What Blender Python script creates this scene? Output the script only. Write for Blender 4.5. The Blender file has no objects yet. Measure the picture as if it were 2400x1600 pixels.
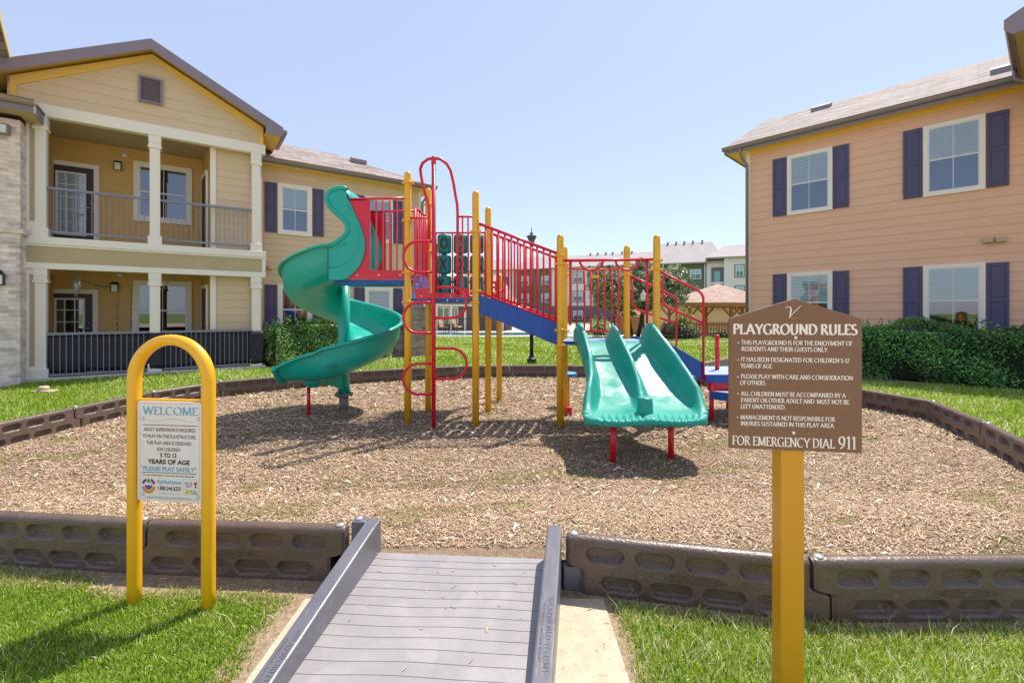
import bpy, math, random
import numpy as np
from math import sin, cos, pi, radians, sqrt, atan2
from mathutils import Vector, Matrix
rng = np.random.default_rng(7); random.seed(7)
SC = bpy.context.scene; COL = SC.collection

# ---------------------------------------------------------------- camera, sky, sun, exposure
F = 16.0/36.0*2400.0; CX = 1200.0; HY = 732.0; EYE = 1.5     # focal length, centre and horizon in photo pixels
cd = bpy.data.cameras.new("camera"); cam = bpy.data.objects.new("camera", cd); COL.objects.link(cam)
cam.location = (0, 0, EYE); cam.rotation_euler = (radians(90), 0, 0)
cd.lens = 16; cd.sensor_width = 36; cd.sensor_fit = 'HORIZONTAL'; cd.shift_y = -(800-HY)/2400.0
cd.clip_start = 0.05; cd.clip_end = 2000
SC.camera = cam
SUN_EL, SUN_AZ = radians(60.5), radians(42)                  # azimuth clockwise from +Y
w = bpy.data.worlds.new("World"); SC.world = w; w.use_nodes = True
nt = w.node_tree; nt.nodes.clear()
sk = nt.nodes.new("ShaderNodeTexSky"); sk.sky_type = 'NISHITA'; sk.sun_disc = False
sk.sun_elevation = SUN_EL; sk.sun_rotation = SUN_AZ; sk.altitude = 0; sk.air_density = 1.0; sk.dust_density = 0.35; sk.ozone_density = 1.0
bg = nt.nodes.new("ShaderNodeBackground"); bg.inputs[1].default_value = 0.15
wo = nt.nodes.new("ShaderNodeOutputWorld")
mxs = nt.nodes.new("ShaderNodeMix"); mxs.data_type = 'RGBA'; mxs.inputs["Factor"].default_value = 0.76
mxs.inputs[7].default_value = (1.34, 1.48, 1.94, 1); nt.links.new(sk.outputs[0], mxs.inputs[6]); nt.links.new(mxs.outputs[2], bg.inputs[0])   # even milky haze of a hot clear day
nt.links.new(bg.outputs[0], wo.inputs[0])
sd = bpy.data.lights.new("sun", 'SUN'); sun = bpy.data.objects.new("sun", sd); COL.objects.link(sun)
sd.energy = 2.5; sd.angle = radians(0.53); sd.color = (1.0, 0.93, 0.82)
to_sun = Vector((sin(SUN_AZ)*cos(SUN_EL), cos(SUN_AZ)*cos(SUN_EL), sin(SUN_EL)))
sun.rotation_euler = to_sun.to_track_quat('Z', 'Y').to_euler(); sun.location = to_sun*40
SC.view_settings.view_transform = 'Standard'; SC.view_settings.look = 'None'
SC.view_settings.gamma = 1; SC.view_settings.use_curve_mapping = False
SC.view_settings.exposure = 1.34
SC.cycles.max_bounces = 7; SC.cycles.diffuse_bounces = 3; SC.cycles.transparent_max_bounces = 8
SC.cycles.use_denoising = True
SC.cycles.caustics_reflective = False; SC.cycles.caustics_refractive = False

# ---------------------------------------------------------------- materials
MATS = {}
def mat(name, col, rough=0.6, metal=0.0, col2=None, scale=8.0, bump=0.0, bscale=40.0, spec=0.5, coat=0.0,
        translucent=0.0, detail=4.0, attr=False, stretch=(1, 1, 1), dirt=None, rvar=0):
    if name in MATS: return MATS[name]
    m = bpy.data.materials.new(name); m.use_nodes = True; MATS[name] = m
    t = m.node_tree; N = t.nodes; L = t.links; b = N["Principled BSDF"]
    b.inputs["Base Color"].default_value = (*col, 1); b.inputs["Roughness"].default_value = rough
    b.inputs["Metallic"].default_value = metal; b.inputs["Specular IOR Level"].default_value = spec
    b.inputs["Coat Weight"].default_value = coat; b.inputs["Coat Roughness"].default_value = 0.08
    tc = N.new("ShaderNodeTexCoord"); mp = N.new("ShaderNodeMapping"); mp.inputs["Scale"].default_value = stretch
    L.new(tc.outputs["Object"], mp.inputs[0]); src = None
    if col2:
        nz = N.new("ShaderNodeTexNoise"); nz.inputs["Scale"].default_value = scale; nz.inputs["Detail"].default_value = detail
        nz.inputs["Roughness"].default_value = 0.65
        L.new(mp.outputs[0], nz.inputs["Vector"])
        rp = N.new("ShaderNodeValToRGB"); rp.color_ramp.elements[0].position = 0.32; rp.color_ramp.elements[1].position = 0.68
        rp.color_ramp.elements[0].color = (*col, 1); rp.color_ramp.elements[1].color = (*col2, 1)
        L.new(nz.outputs["Fac"], rp.inputs[0]); src = rp.outputs[0]
    if dirt:                                             # stains of their own shape: (colour, scale, amount)
        dn = N.new("ShaderNodeTexNoise"); dn.inputs["Scale"].default_value = dirt[1]; dn.inputs["Detail"].default_value = 6
        L.new(mp.outputs[0], dn.inputs["Vector"])
        dr = N.new("ShaderNodeValToRGB"); dr.color_ramp.elements[0].position = 1-dirt[2]; dr.color_ramp.elements[1].position = min(1.0, 1.12-dirt[2])
        L.new(dn.outputs["Fac"], dr.inputs[0])
        mx = N.new("ShaderNodeMix"); mx.data_type = 'RGBA'; L.new(dr.outputs[0], mx.inputs["Factor"])
        if src: L.new(src, mx.inputs[6])
        else: mx.inputs[6].default_value = (*col, 1)
        mx.inputs[7].default_value = (*dirt[0], 1); src = mx.outputs[2]
    if rvar:
        rn = N.new("ShaderNodeTexNoise"); rn.inputs["Scale"].default_value = 4.5; rn.inputs["Detail"].default_value = 5; L.new(mp.outputs[0], rn.inputs["Vector"])
        rm = N.new("ShaderNodeMapRange"); rm.inputs[1].default_value = .35; rm.inputs[2].default_value = .65; rm.inputs[3].default_value = rough; rm.inputs[4].default_value = rough+rvar
        L.new(rn.outputs["Fac"], rm.inputs[0]); L.new(rm.outputs[0], b.inputs["Roughness"])
    if attr:
        at = N.new("ShaderNodeAttribute"); at.attribute_name = "tint"
        src = at.outputs["Color"]
    if src: L.new(src, b.inputs["Base Color"])
    if bump:
        bn = N.new("ShaderNodeTexNoise"); bn.inputs["Scale"].default_value = bscale; bn.inputs["Detail"].default_value = 5
        L.new(mp.outputs[0], bn.inputs["Vector"])
        bp = N.new("ShaderNodeBump"); bp.inputs["Strength"].default_value = bump; bp.inputs["Distance"].default_value = 0.02
        L.new(bn.outputs["Fac"], bp.inputs["Height"]); L.new(bp.outputs[0], b.inputs["Normal"])
    if translucent:
        tr = N.new("ShaderNodeBsdfTranslucent"); ms = N.new("ShaderNodeMixShader"); ms.inputs[0].default_value = translucent
        if src: L.new(src, tr.inputs[0])
        else: tr.inputs[0].default_value = (*col, 1)
        L.new(b.outputs[0], ms.inputs[1]); L.new(tr.outputs[0], ms.inputs[2]); L.new(ms.outputs[0], N["Material Output"].inputs[0])
    return m

def brick_mat(name, c1, c2, mortar, bw=0.2, bh=0.067, rough=0.85, plane='XZ', msize=0.01, bias=0.0):
    if name in MATS: return MATS[name]
    m = bpy.data.materials.new(name); m.use_nodes = True; MATS[name] = m
    t = m.node_tree; N = t.nodes; L = t.links; b = N["Principled BSDF"]; b.inputs["Roughness"].default_value = rough
    tc = N.new("ShaderNodeTexCoord"); sp = N.new("ShaderNodeSeparateXYZ"); cb = N.new("ShaderNodeCombineXYZ")
    L.new(tc.outputs["Object"], sp.inputs[0])
    if plane == 'XZ':
        ad = N.new("ShaderNodeMath"); ad.operation = 'ADD'; L.new(sp.outputs[0], ad.inputs[0]); L.new(sp.outputs[1], ad.inputs[1])
        L.new(ad.outputs[0], cb.inputs[0]); L.new(sp.outputs[2], cb.inputs[1])
    else:
        L.new(sp.outputs[0], cb.inputs[0]); L.new(sp.outputs[1], cb.inputs[1])
    br = N.new("ShaderNodeTexBrick"); L.new(cb.outputs[0], br.inputs["Vector"])
    br.inputs["Scale"].default_value = 1; br.inputs["Brick Width"].default_value = bw; br.inputs["Row Height"].default_value = bh
    br.inputs["Mortar Size"].default_value = msize; br.inputs["Mortar Smooth"].default_value = 0.2; br.inputs["Bias"].default_value = bias
    br.inputs["Color1"].default_value = (*c1, 1); br.inputs["Color2"].default_value = (*c2, 1); br.inputs["Mortar"].default_value = (*mortar, 1)
    nz = N.new("ShaderNodeTexNoise"); nz.inputs["Scale"].default_value = 5.0; nz.inputs["Detail"].default_value = 8; L.new(tc.outputs["Object"], nz.inputs["Vector"])
    mx = N.new("ShaderNodeMix"); mx.data_type = 'RGBA'; mx.blend_type = 'MULTIPLY'; mx.inputs["Factor"].default_value = 0.7
    rp = N.new("ShaderNodeValToRGB"); rp.color_ramp.elements[0].color = (.68, .64, .63, 1); rp.color_ramp.elements[1].color = (1.25, 1.2, 1.2, 1)
    rp.color_ramp.elements[0].position = .3; rp.color_ramp.elements[1].position = .7
    L.new(nz.outputs["Fac"], rp.inputs[0]); L.new(br.outputs["Color"], mx.inputs[6]); L.new(rp.outputs[0], mx.inputs[7]); L.new(mx.outputs[2], b.inputs["Base Color"])
    bp = N.new("ShaderNodeBump"); bp.inputs["Strength"].default_value = 0.5; bp.inputs["Distance"].default_value = 0.01
    iv = N.new("ShaderNodeMath"); iv.operation = 'SUBTRACT'; iv.inputs[0].default_value = 1; L.new(br.outputs["Fac"], iv.inputs[1])
    L.new(iv.outputs[0], bp.inputs["Height"]); L.new(bp.outputs[0], b.inputs["Normal"])
    return m

def glass_mat(name, tint, refl=0.4):
    if name in MATS: return MATS[name]
    m = bpy.data.materials.new(name); m.use_nodes = True; MATS[name] = m
    t = m.node_tree; N = t.nodes; L = t.links; N.remove(N["Principled BSDF"])
    tr = N.new("ShaderNodeBsdfTransparent"); tr.inputs[0].default_value = (*tint, 1)
    gl = N.new("ShaderNodeBsdfGlossy"); gl.inputs[0].default_value = (.95, .97, 1, 1); gl.inputs["Roughness"].default_value = 0.015
    fr = N.new("ShaderNodeFresnel"); fr.inputs[0].default_value = 1.5
    ad = N.new("ShaderNodeMath"); ad.operation = 'ADD'; ad.inputs[1].default_value = refl; ad.use_clamp = True
    ms = N.new("ShaderNodeMixShader"); L.new(fr.outputs[0], ad.inputs[0]); L.new(ad.outputs[0], ms.inputs[0])
    L.new(tr.outputs[0], ms.inputs[1]); L.new(gl.outputs[0], ms.inputs[2]); L.new(ms.outputs[0], N["Material Output"].inputs[0])
    return m

M_YEL = mat("yellow_paint", (.88, .45, .006), .34, coat=.3, dirt=((.22, .12, .03), 9, .33))
M_YELP = mat("yellow_play_paint", (.88, .45, .006), .34, coat=.3, dirt=((.20, .10, .03), 8, .39), stretch=(3, 3, .8))
M_YELS = mat("square_post_yellow", (.66, .31, .006), .42, coat=.1, dirt=((.25, .13, .03), 9, .33))
M_RED = mat("red_paint", (.74, .004, .020), .35, coat=.25, col2=(.66, .006, .03), scale=3)
M_BLUE = mat("blue_vinyl", (.006, .07, .34), .45, col2=(.012, .10, .40), scale=4, stretch=(3, 3, .5))
M_BLUL = mat("light_blue_plastic", (.10, .36, .80), .45)
M_DECK = mat("deck_coating", (.30, .38, .60), .5)
M_GRN = mat("green_plastic", (.0, .42, .325), .28, coat=.2, col2=(.0, .38, .295), scale=2.5, bump=.04, bscale=14, rvar=.18, dirt=((.01,.22,.17), 3.5, .36))
M_GRNF = mat("faded_green_plastic", (.0, .29, .225), .38, coat=.1, col2=(.01, .335, .26), scale=3.5, bump=.05, bscale=12, rvar=.30)
M_DRUM = mat("drum_green_plastic", (.005, .27, .20), .4)
M_INK = mat("drum_letter_black", (.03, .015, .03), .5)
M_BOLT = mat("bolt_steel", (.7, .7, .72), .3, metal=.7)
M_TIMB = mat("border_brown_plastic", (.118, .080, .064), .34, col2=(.165, .116, .092), scale=5, bump=.25, bscale=60, dirt=((.27, .19, .14), 26, .36))
M_RAMP = mat("ramp_grey_rubber", (.285, .268, .272), .40, col2=(.345, .322, .322), scale=4, bump=.22, bscale=9, dirt=((.36, .335, .325), 7, .44))
M_RAIL = mat("ramp_rail_plastic", (.12, .115, .14), .34, col2=(.17, .165, .19), scale=6, bump=.12, bscale=30, dirt=((.22, .2, .19), 20, .38), stretch=(1, .4, 1))
M_CONC = mat("concrete", (.50, .40, .28), .85, col2=(.60, .50, .37), scale=12, bump=.3, bscale=90, dirt=((.38, .29, .19), 30, .40))
M_WALK = mat("pale_concrete", (.62, .58, .50), .85, col2=(.7, .66, .58), scale=3)
M_SOIL = mat("soil", (.24, .165, .105), .95, col2=(.44, .33, .22), scale=30, bump=.8, bscale=80)
M_LAWN = mat("lawn_ground", (.13, .20, .03), .95, col2=(.22, .27, .06), scale=6, bump=.8, bscale=30, dirt=((.30, .27, .13), 12, .42))
M_CHIP = mat("chip_bed_ground", (.20, .135, .085), .95, col2=(.32, .225, .145), scale=22, bump=.9, bscale=70)
M_GRASS = mat("grass_blades", (.1, .2, .03), .55, attr=True, translucent=.42, spec=.35)
M_CHIPS = mat("wood_chip_pieces", (.4, .3, .2), .85, attr=True)
M_LEAF = mat("leaves", (.05, .1, .02), .45, attr=True, translucent=.22, spec=.5)
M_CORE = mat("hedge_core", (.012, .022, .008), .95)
M_BARK = mat("bark", (.10, .075, .055), .9, col2=(.05, .035, .025), scale=20, bump=.5)
M_TAN = mat("tan_siding", (.71, .535, .35), .7, col2=(.76, .58, .39), scale=1.2, bump=.05, bscale=120)
M_TANB = mat("tan_board", (.52, .40, .235), .7, col2=(.55, .43, .26), scale=2)
M_OCH = mat("porch_ochre_siding", (.70, .44, .16), .7, col2=(.74, .48, .19), scale=1.2)
M_PEACH = mat("peach_siding", (.84, .495, .325), .7, col2=(.88, .535, .36), scale=1.0, bump=.05, bscale=120, stretch=(1, 1, 4))
M_CREAM = mat("cream_trim", (.92, .83, .735), .6, col2=(.94, .86, .77), scale=3)
M_SOFF = mat("yellow_cast_soffit", (.90, .58, .15), .7)  # cream paint; the yellow look of lit undersides is put into the colour
M_FASC = mat("grey_fascia", (.27, .215, .25), .55)
M_GUT = mat("grey_gutter", (.27, .21, .21), .4, metal=.2)
M_SHUT = mat("purple_grey_shutter", (.082, .070, .150), .55, col2=(.10, .086, .175), scale=2)
M_DOOR = mat("dark_door", (.055, .03, .04), .5)
M_IRON = mat("grey_railing_metal", (.25, .25, .30), .45, metal=.1)
M_BLK = mat("black_metal", (.012, .012, .016), .45)
M_MESH = mat("black_privacy_screen", (.022, .016, .032), .55, bump=.5, bscale=3.5, stretch=(1, 1, 3))
M_BLIND = mat("window_blinds", (.92, .93, .95), .6)
M_DARKIN = mat("dark_room", (.03, .028, .035), .9)
M_GLASS = glass_mat("window_glass", (.93, .98, 1.0), .03)
M_GLASSD = glass_mat("dark_window_glass", (.22, .34, .50), .14)
M_BRICK = brick_mat("painted_brick", (.40, .30, .26), (.90, .77, .70), (.76, .66, .60), bw=.23, bh=.078, bias=.35)
M_BRICKG = brick_mat("grey_brick", (.22, .17, .13), (.42, .35, .29), (.33, .28, .23), bw=.25, bh=.08)
M_SHING = brick_mat("asphalt_shingles", (.21, .172, .158), (.40, .335, .31), (.16, .13, .12), bw=.62, bh=.135, plane='XY', msize=.009)
M_SHINGF = brick_mat("brown_shingles", (.42, .30, .24), (.54, .40, .33), (.36, .25, .2), bw=.30, bh=.14, plane='XY', msize=.012)
M_FROOF = mat("far_roof_shingle", (.36, .325, .32), .9, col2=(.41, .37, .365), scale=.6)
M_FWHITE = mat("far_white_stucco", (.84, .78, .79), .8)
M_FGREEN = mat("far_green_siding", (.15, .18, .125), .8)
M_FGREY = mat("far_grey_stone", (.18, .165, .18), .8)
M_WOOD = mat("stained_timber", (.36, .16, .06), .7, col2=(.42, .20, .08), scale=6)
M_BEIGE = mat("beige_wall", (.80, .55, .32), .8)
M_SIGNB = mat("brown_sign_board", (.20, .098, .046), .42, col2=(.22, .112, .054), scale=3, coat=.08)
M_SIGNW = mat("cream_lettering", (.92, .84, .76), .6)
M_ORNG = mat("orange_swoosh", (.42, .17, .05), .6)
M_PLATE = mat("white_sign_plate", (.80, .72, .68), .4, col2=(.84, .76, .72), scale=4)
M_TXT = mat("dark_print", (.05, .03, .03), .6)
M_TBLU = mat("blue_print", (.16, .42, .58), .6)
M_TLBL = mat("pale_blue_print", (.42, .58, .66), .6)
M_PURP = mat("purple_print", (.22, .02, .18), .6)
M_VIOL = mat("violet_print", (.15, .06, .35), .6)
M_GOLD = mat("gold_print", (.62, .27, .02), .6)
M_RPRT = mat("red_print", (.5, .03, .02), .6)
M_GPRT = mat("green_print", (.02, .28, .06), .6)
M_YPRT = mat("yellow_print", (.75, .6, .03), .6)
M_POOL = mat("pool_water_surface", (.02, .35, .33), .05)
M_WHT = mat("white_plastic", (.8, .8, .78), .4)
M_FROST = mat("frosted_lamp_glass", (.75, .76, .74), .25)

# ---------------------------------------------------------------- mesh building
class MB:
    def __init__(s): s.v = []; s.f = []; s.m = []; s.sm = []
    def add(s, vs, fs, mi=0, smooth=False):
        o = len(s.v); s.v += [tuple(p) for p in vs]
        for f in fs: s.f.append(tuple(i+o for i in f)); s.m.append(mi); s.sm.append(smooth)
        return s
    def box(s, a, b, mi=0, M=None):
        x0, y0, z0 = a; x1, y1, z1 = b
        if x0 > x1: x0, x1 = x1, x0
        if y0 > y1: y0, y1 = y1, y0
        if z0 > z1: z0, z1 = z1, z0
        vs = [Vector(p) for p in ((x0,y0,z0),(x1,y0,z0),(x1,y1,z0),(x0,y1,z0),(x0,y0,z1),(x1,y0,z1),(x1,y1,z1),(x0,y1,z1))]
        if M is not None: vs = [M @ v for v in vs]
        return s.add(vs, [(0,3,2,1),(4,5,6,7),(0,1,5,4),(1,2,6,5),(2,3,7,6),(3,0,4,7)], mi)
    def bar(s, p, q, wx, wy, mi=0, up=(0, 0, 1)):        # rectangular bar from p to q
        p = Vector(p); q = Vector(q); d = (q-p); L = d.length; d.normalize(); u = Vector(up)
        if abs(d.dot(u)) > .98: u = Vector((0, 1, 0))
        a = d.cross(u).normalized()*wx/2; b = a.cross(d).normalized()*wy/2
        vs = [p-a-b, p+a-b, p+a+b, p-a+b, q-a-b, q+a-b, q+a+b, q-a+b]
        return s.add(vs, [(0,3,2,1),(4,5,6,7),(0,1,5,4),(1,2,6,5),(2,3,7,6),(3,0,4,7)], mi)
    def tube(s, pts, r, n=10, mi=0, caps=True, dome=False, rfn=None):
        pts = [Vector(p) for p in pts]; K = len(pts); rings = []; a = None
        if dome:
            d = (pts[-1]-pts[-2]).normalized(); base = pts[-1].copy(); ex = []
            for t in (20, 40, 60, 75): ex.append((base + d*r*sin(radians(t)), r*cos(radians(t))))
        rr = [rfn(i/(K-1)) if rfn else r for i in range(K)]
        if dome: pts += [e[0] for e in ex]; rr += [e[1] for e in ex]; K = len(pts)
        vs = []
        for i, p in enumerate(pts):
            if i == 0: d = pts[1]-pts[0]
            elif i == K-1: d = pts[-1]-pts[-2]
            else: d = (pts[i+1]-p).normalized()+(p-pts[i-1]).normalized()
            d.normalize()
            if a is None:
                a = d.orthogonal().normalized()
            else:
                a = (a - d*a.dot(d)); a.normalize()
            b = d.cross(a)
            for k in range(n):
                t = 2*pi*k/n; vs.append(p + (a*cos(t)+b*sin(t))*rr[i])
        fs = [(i*n+k, i*n+(k+1) % n, (i+1)*n+(k+1) % n, (i+1)*n+k) for i in range(K-1) for k in range(n)]
        s.add(vs, fs, mi, True)
        if caps:
            o = len(s.v)-len(vs)
            s.f.append(tuple(o+k for k in reversed(range(n)))); s.m.append(mi); s.sm.append(False)
            s.f.append(tuple(o+(K-1)*n+k for k in range(n))); s.m.append(mi); s.sm.append(False)
        return s
    def lathe(s, c, prof, n=20, mi=0, smooth=True):       # prof: (r, z) from bottom to top
        vs = [(c[0]+r*cos(2*pi*k/n), c[1]+r*sin(2*pi*k/n), c[2]+z) for r, z in prof for k in range(n)]
        fs = [(i*n+k, i*n+(k+1) % n, (i+1)*n+(k+1) % n, (i+1)*n+k) for i in range(len(prof)-1) for k in range(n)]
        s.add(vs, fs, mi, smooth); o = len(s.v)-len(vs)
        s.f.append(tuple(o+k for k in reversed(range(n)))); s.m.append(mi); s.sm.append(False)
        s.f.append(tuple(o+(len(prof)-1)*n+k for k in range(n))); s.m.append(mi); s.sm.append(False)
        return s
    def prism(s, poly, axis_vec, mi=0):                   # closed polygon (3-D points) pushed along a vector
        n = len(poly); a = Vector(axis_vec); P = [Vector(p) for p in poly]
        nv = Vector((0, 0, 0))
        for i in range(n): nv += P[i].cross(P[(i+1) % n])
        if nv.dot(a) > 0: P.reverse()
        vs = P + [p+a for p in P]
        fs = [tuple(range(n)), tuple(reversed(range(n, 2*n)))] + [(i, i+n, (i+1) % n+n, (i+1) % n) for i in range(n)]
        return s.add(vs, fs, mi)
    def grid(s, P, mi=0, smooth=True, flip=False):        # P[i][j] points
        R = len(P); C = len(P[0]); vs = [p for row in P for p in row]
        fs = [(i*C+j, i*C+j+1, (i+1)*C+j+1, (i+1)*C+j) for i in range(R-1) for j in range(C-1)]
        if flip: fs = [tuple(reversed(f)) for f in fs]
        return s.add(vs, fs, mi, smooth)
    def build(s, name, mats, parent=None, origin=None, bevel=0, solid=0, sub=0):
        if not isinstance(mats, (list, tuple)): mats = [mats]
        V = np.array(s.v, dtype=float)
        if origin is None:
            lo, hi = V.min(0), V.max(0); origin = ((lo[0]+hi[0])/2, (lo[1]+hi[1])/2, lo[2])
        V = V-np.array(origin)
        me = bpy.data.meshes.new(name); me.from_pydata(V.tolist(), [], s.f)
        for m_ in mats: me.materials.append(m_)
        me.polygons.foreach_set("material_index", s.m); me.polygons.foreach_set("use_smooth", s.sm)
        me.update()
        o = bpy.data.objects.new(name, me); COL.objects.link(o); o.location = origin
        if parent is not None: o.parent = parent; rel(o, parent)
        if solid: md = o.modifiers.new("solid", 'SOLIDIFY'); md.thickness = solid; md.offset = -1
        if bevel: md = o.modifiers.new("bevel", 'BEVEL'); md.width = bevel; md.segments = 2; md.limit_method = 'ANGLE'
        if sub: md = o.modifiers.new("sub", 'SUBSURF'); md.levels = sub; md.render_levels = sub
        return o
OFFS = {}                                                 # coordinates a thing's parts are given in, relative to its own origin
def rel(o, parent):
    o.location = Vector(o.location) - OFFS.get(parent.name, Vector((0, 0, 0)))
    OFFS[o.name] = Vector(OFFS.get(parent.name, (0, 0, 0))) + Vector(o.location)
def tag(o, label, cat, group=None, kind=None):
    if label: o["label"] = label
    if cat: o["category"] = cat
    if group: o["group"] = group
    if kind: o["kind"] = kind
    return o
def thing(name, label, cat, loc=(0, 0, 0), rz=0, group=None, frame=False):
    o = bpy.data.objects.new(name, None); COL.objects.link(o); o.location = loc; o.rotation_euler = (0, 0, rz)
    o.empty_display_size = .3; tag(o, label, cat, group)
    OFFS[o.name] = Vector((0, 0, 0)) if frame else Vector(loc)
    return o
def copy_tree(o, parent=None):
    c = o.copy(); COL.objects.link(c)
    if parent is not None: c.parent = parent
    for ch in list(o.children): copy_tree(ch, c)
    return c
def W(px, py, Y): return Vector(((px-CX)*Y/F, Y, EYE+(HY-py)*Y/F))   # a point of the place, from where it shows and how far off it is
def inpoly(x, y, poly):
    c = np.zeros(len(x), bool); n = len(poly)
    for i in range(n):
        x0, y0 = poly[i]; x1, y1 = poly[(i+1) % n]
        k = ((y0 > y) != (y1 > y)) & (x < (x1-x0)*(y-y0)/((y1-y0) or 1e-9)+x0); c ^= k
    return c
def distpoly(x, y, poly, closed=True):
    d = np.full(len(x), 1e9); n = len(poly)
    for i in range(n if closed else n-1):
        ax, ay = poly[i]; bx, by = poly[(i+1) % n]; dx, dy = bx-ax, by-ay
        t = np.clip(((x-ax)*dx+(y-ay)*dy)/(dx*dx+dy*dy+1e-12), 0, 1)
        d = np.minimum(d, np.hypot(x-ax-t*dx, y-ay-t*dy))
    return d
def mesh_np(name, V, Fc, material, tint=None, smooth=False):
    me = bpy.data.meshes.new(name); nf, k = Fc.shape
    me.vertices.add(len(V)); me.vertices.foreach_set("co", V.astype(np.float32).ravel())
    me.loops.add(nf*k); me.loops.foreach_set("vertex_index", Fc.astype(np.int32).ravel())
    me.polygons.add(nf); me.polygons.foreach_set("loop_start", np.arange(0, nf*k, k, dtype=np.int32))
    me.update(calc_edges=True)
    if tint is not None:
        ca = me.color_attributes.new("tint", 'FLOAT_COLOR', 'POINT')
        ca.data.foreach_set("color", np.concatenate([tint, np.ones((len(tint), 1))], 1).astype(np.float32).ravel())
    me.materials.append(material)
    o = bpy.data.objects.new(name, me); COL.objects.link(o); return o
def vnoise(x, y, seed=0):                                 # cheap smooth noise
    r = np.random.default_rng(seed); s = np.zeros_like(x)
    for k in range(7):
        a = r.uniform(0, 2*pi); f = r.uniform(.6, 2.6)*(1+k*.5); s += np.sin((x*cos(a)+y*sin(a))*f+r.uniform(0, 6))*(.9**k)
    return s/3.5
def arc(cx, cy, rx, ry, a0, a1, n=10):
    return [(cx+rx*cos(radians(a0+(a1-a0)*i/n)), cy+ry*sin(radians(a0+(a1-a0)*i/n))) for i in range(n+1)]

# ---------------------------------------------------------------- lettering
def glyphs():
    G = {}
    def g(ch, w, strokes, serifs=()): G[ch] = (w, strokes, serifs)
    g('A', .86, [[(.06,0),(.42,1)],[(.40,1),(.80,0)],[(.18,.35),(.66,.35)]], [(.07,0),(.78,0)])
    g('B', .66, [[(.14,0),(.14,1)],[(.14,.98)]+arc(.32,.76,.22,.22,90,-90)+[(.14,.54)],[(.14,.54)]+arc(.34,.28,.26,.26,90,-90)+[(.14,.02)]], [(.1,0),(.1,1)])
    g('C', .80, [arc(.45,.5,.38,.49,48,312,18)], [])
    g('D', .82, [[(.14,0),(.14,1)],[(.14,.97)]+arc(.32,.5,.42,.47,90,-90,16)+[(.14,.03)]], [(.1,0),(.1,1)])
    g('E', .60, [[(.14,0),(.14,1)],[(.14,.97),(.54,.97)],[(.14,.52),(.46,.52)],[(.14,.03),(.56,.03)],[(.54,.97),(.54,.84)],[(.56,.03),(.56,.17)]], [(.1,0),(.1,1)])
    g('F', .56, [[(.14,0),(.14,1)],[(.14,.97),(.53,.97)],[(.14,.52),(.44,.52)],[(.53,.97),(.53,.84)]], [(.14,0),(.1,1)])
    g('G', .84, [arc(.45,.5,.38,.49,48,350,18)[:-1]+[(.72,.08)],[(.72,.02),(.72,.44)]], [(.72,.44)])
    g('H', .82, [[(.14,0),(.14,1)],[(.68,0),(.68,1)],[(.14,.52),(.68,.52)]], [(.14,0),(.14,1),(.68,0),(.68,1)])
    g('I', .30, [[(.15,0),(.15,1)]], [(.15,0),(.15,1)])
    g('J', .34, [[(.18,1),(.18,0),(.10,-.18),(0,-.24)]], [(.18,1)])
    g('L', .58, [[(.14,0),(.14,1)],[(.14,.03),(.54,.03)],[(.54,.03),(.54,.17)]], [(.14,1),(.1,0)])
    g('M', 1.0, [[(.12,0),(.16,1)],[(.16,1),(.50,.05)],[(.50,.05),(.84,1)],[(.84,1),(.88,0)]], [(.12,0),(.88,0),(.14,1),(.86,1)])
    g('N', .86, [[(.14,0),(.14,1)],[(.12,1),(.72,.02)],[(.72,.0),(.72,1)]], [(.14,0),(.72,1),(.10,1)])
    g('O', .90, [arc(.45,.5,.38,.49,0,360,26)], [])
    g('P', .62, [[(.14,0),(.14,1)],[(.14,.97)]+arc(.30,.73,.26,.24,90,-90)+[(.14,.49)]], [(.14,0),(.1,1)])
    g('R', .72, [[(.14,0),(.14,1)],[(.14,.97)]+arc(.30,.75,.24,.22,90,-90)+[(.14,.53)],[(.30,.53),(.68,0)]], [(.14,0),(.1,1),(.68,0)])
    g('S', .56, [arc(.29,.75,.19,.23,40,270,10)[:-1]+arc(.27,.26,.22,.25,90,-140,12)], [])
    g('T', .66, [[(.33,0),(.33,1)],[(.04,.97),(.62,.97)],[(.04,.97),(.04,.84)],[(.62,.97),(.62,.84)]], [(.33,0)])
    g('U', .80, [[(.14,1),(.14,.32)]+arc(.40,.32,.26,.31,180,360,12)+[(.66,1)]], [(.14,1),(.66,1)])
    g('V', .80, [[(.06,1),(.40,0)],[(.40,0),(.74,1)]], [(.06,1),(.74,1)])
    g('W', 1.14, [[(.06,1),(.34,0)],[(.34,0),(.58,.95)],[(.58,.95),(.82,0)],[(.82,0),(1.08,1)]], [(.06,1),(1.08,1)])
    g('Y', .74, [[(.04,1),(.37,.46)],[(.37,.46),(.70,1)],[(.37,.46),(.37,0)]], [(.05,1),(.69,1),(.37,0)])
    g('1', .40, [[(.06,.84),(.22,1)],[(.22,1),(.22,0)]], [(.22,0)])
    g('2', .56, [arc(.27,.72,.21,.26,150,-30,10)+[(.06,.04)],[(.06,.04),(.52,.04)]], [])
    g('5', .54, [[(.46,.97),(.14,.97)],[(.14,.97),(.12,.56)]+arc(.26,.31,.21,.29,110,-150,12)], [])
    g('9', .60, [arc(.29,.66,.22,.31,0,360,18),[(.51,.66),(.46,.28),(.18,0)]], [])
    g('-', .34, [[(.06,.36),(.28,.36)]], []); g('.', .22, [[(.06,.05),(.15,.05)]], []); g(' ', .24, [], [])
    return G
GLY = glyphs()
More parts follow.
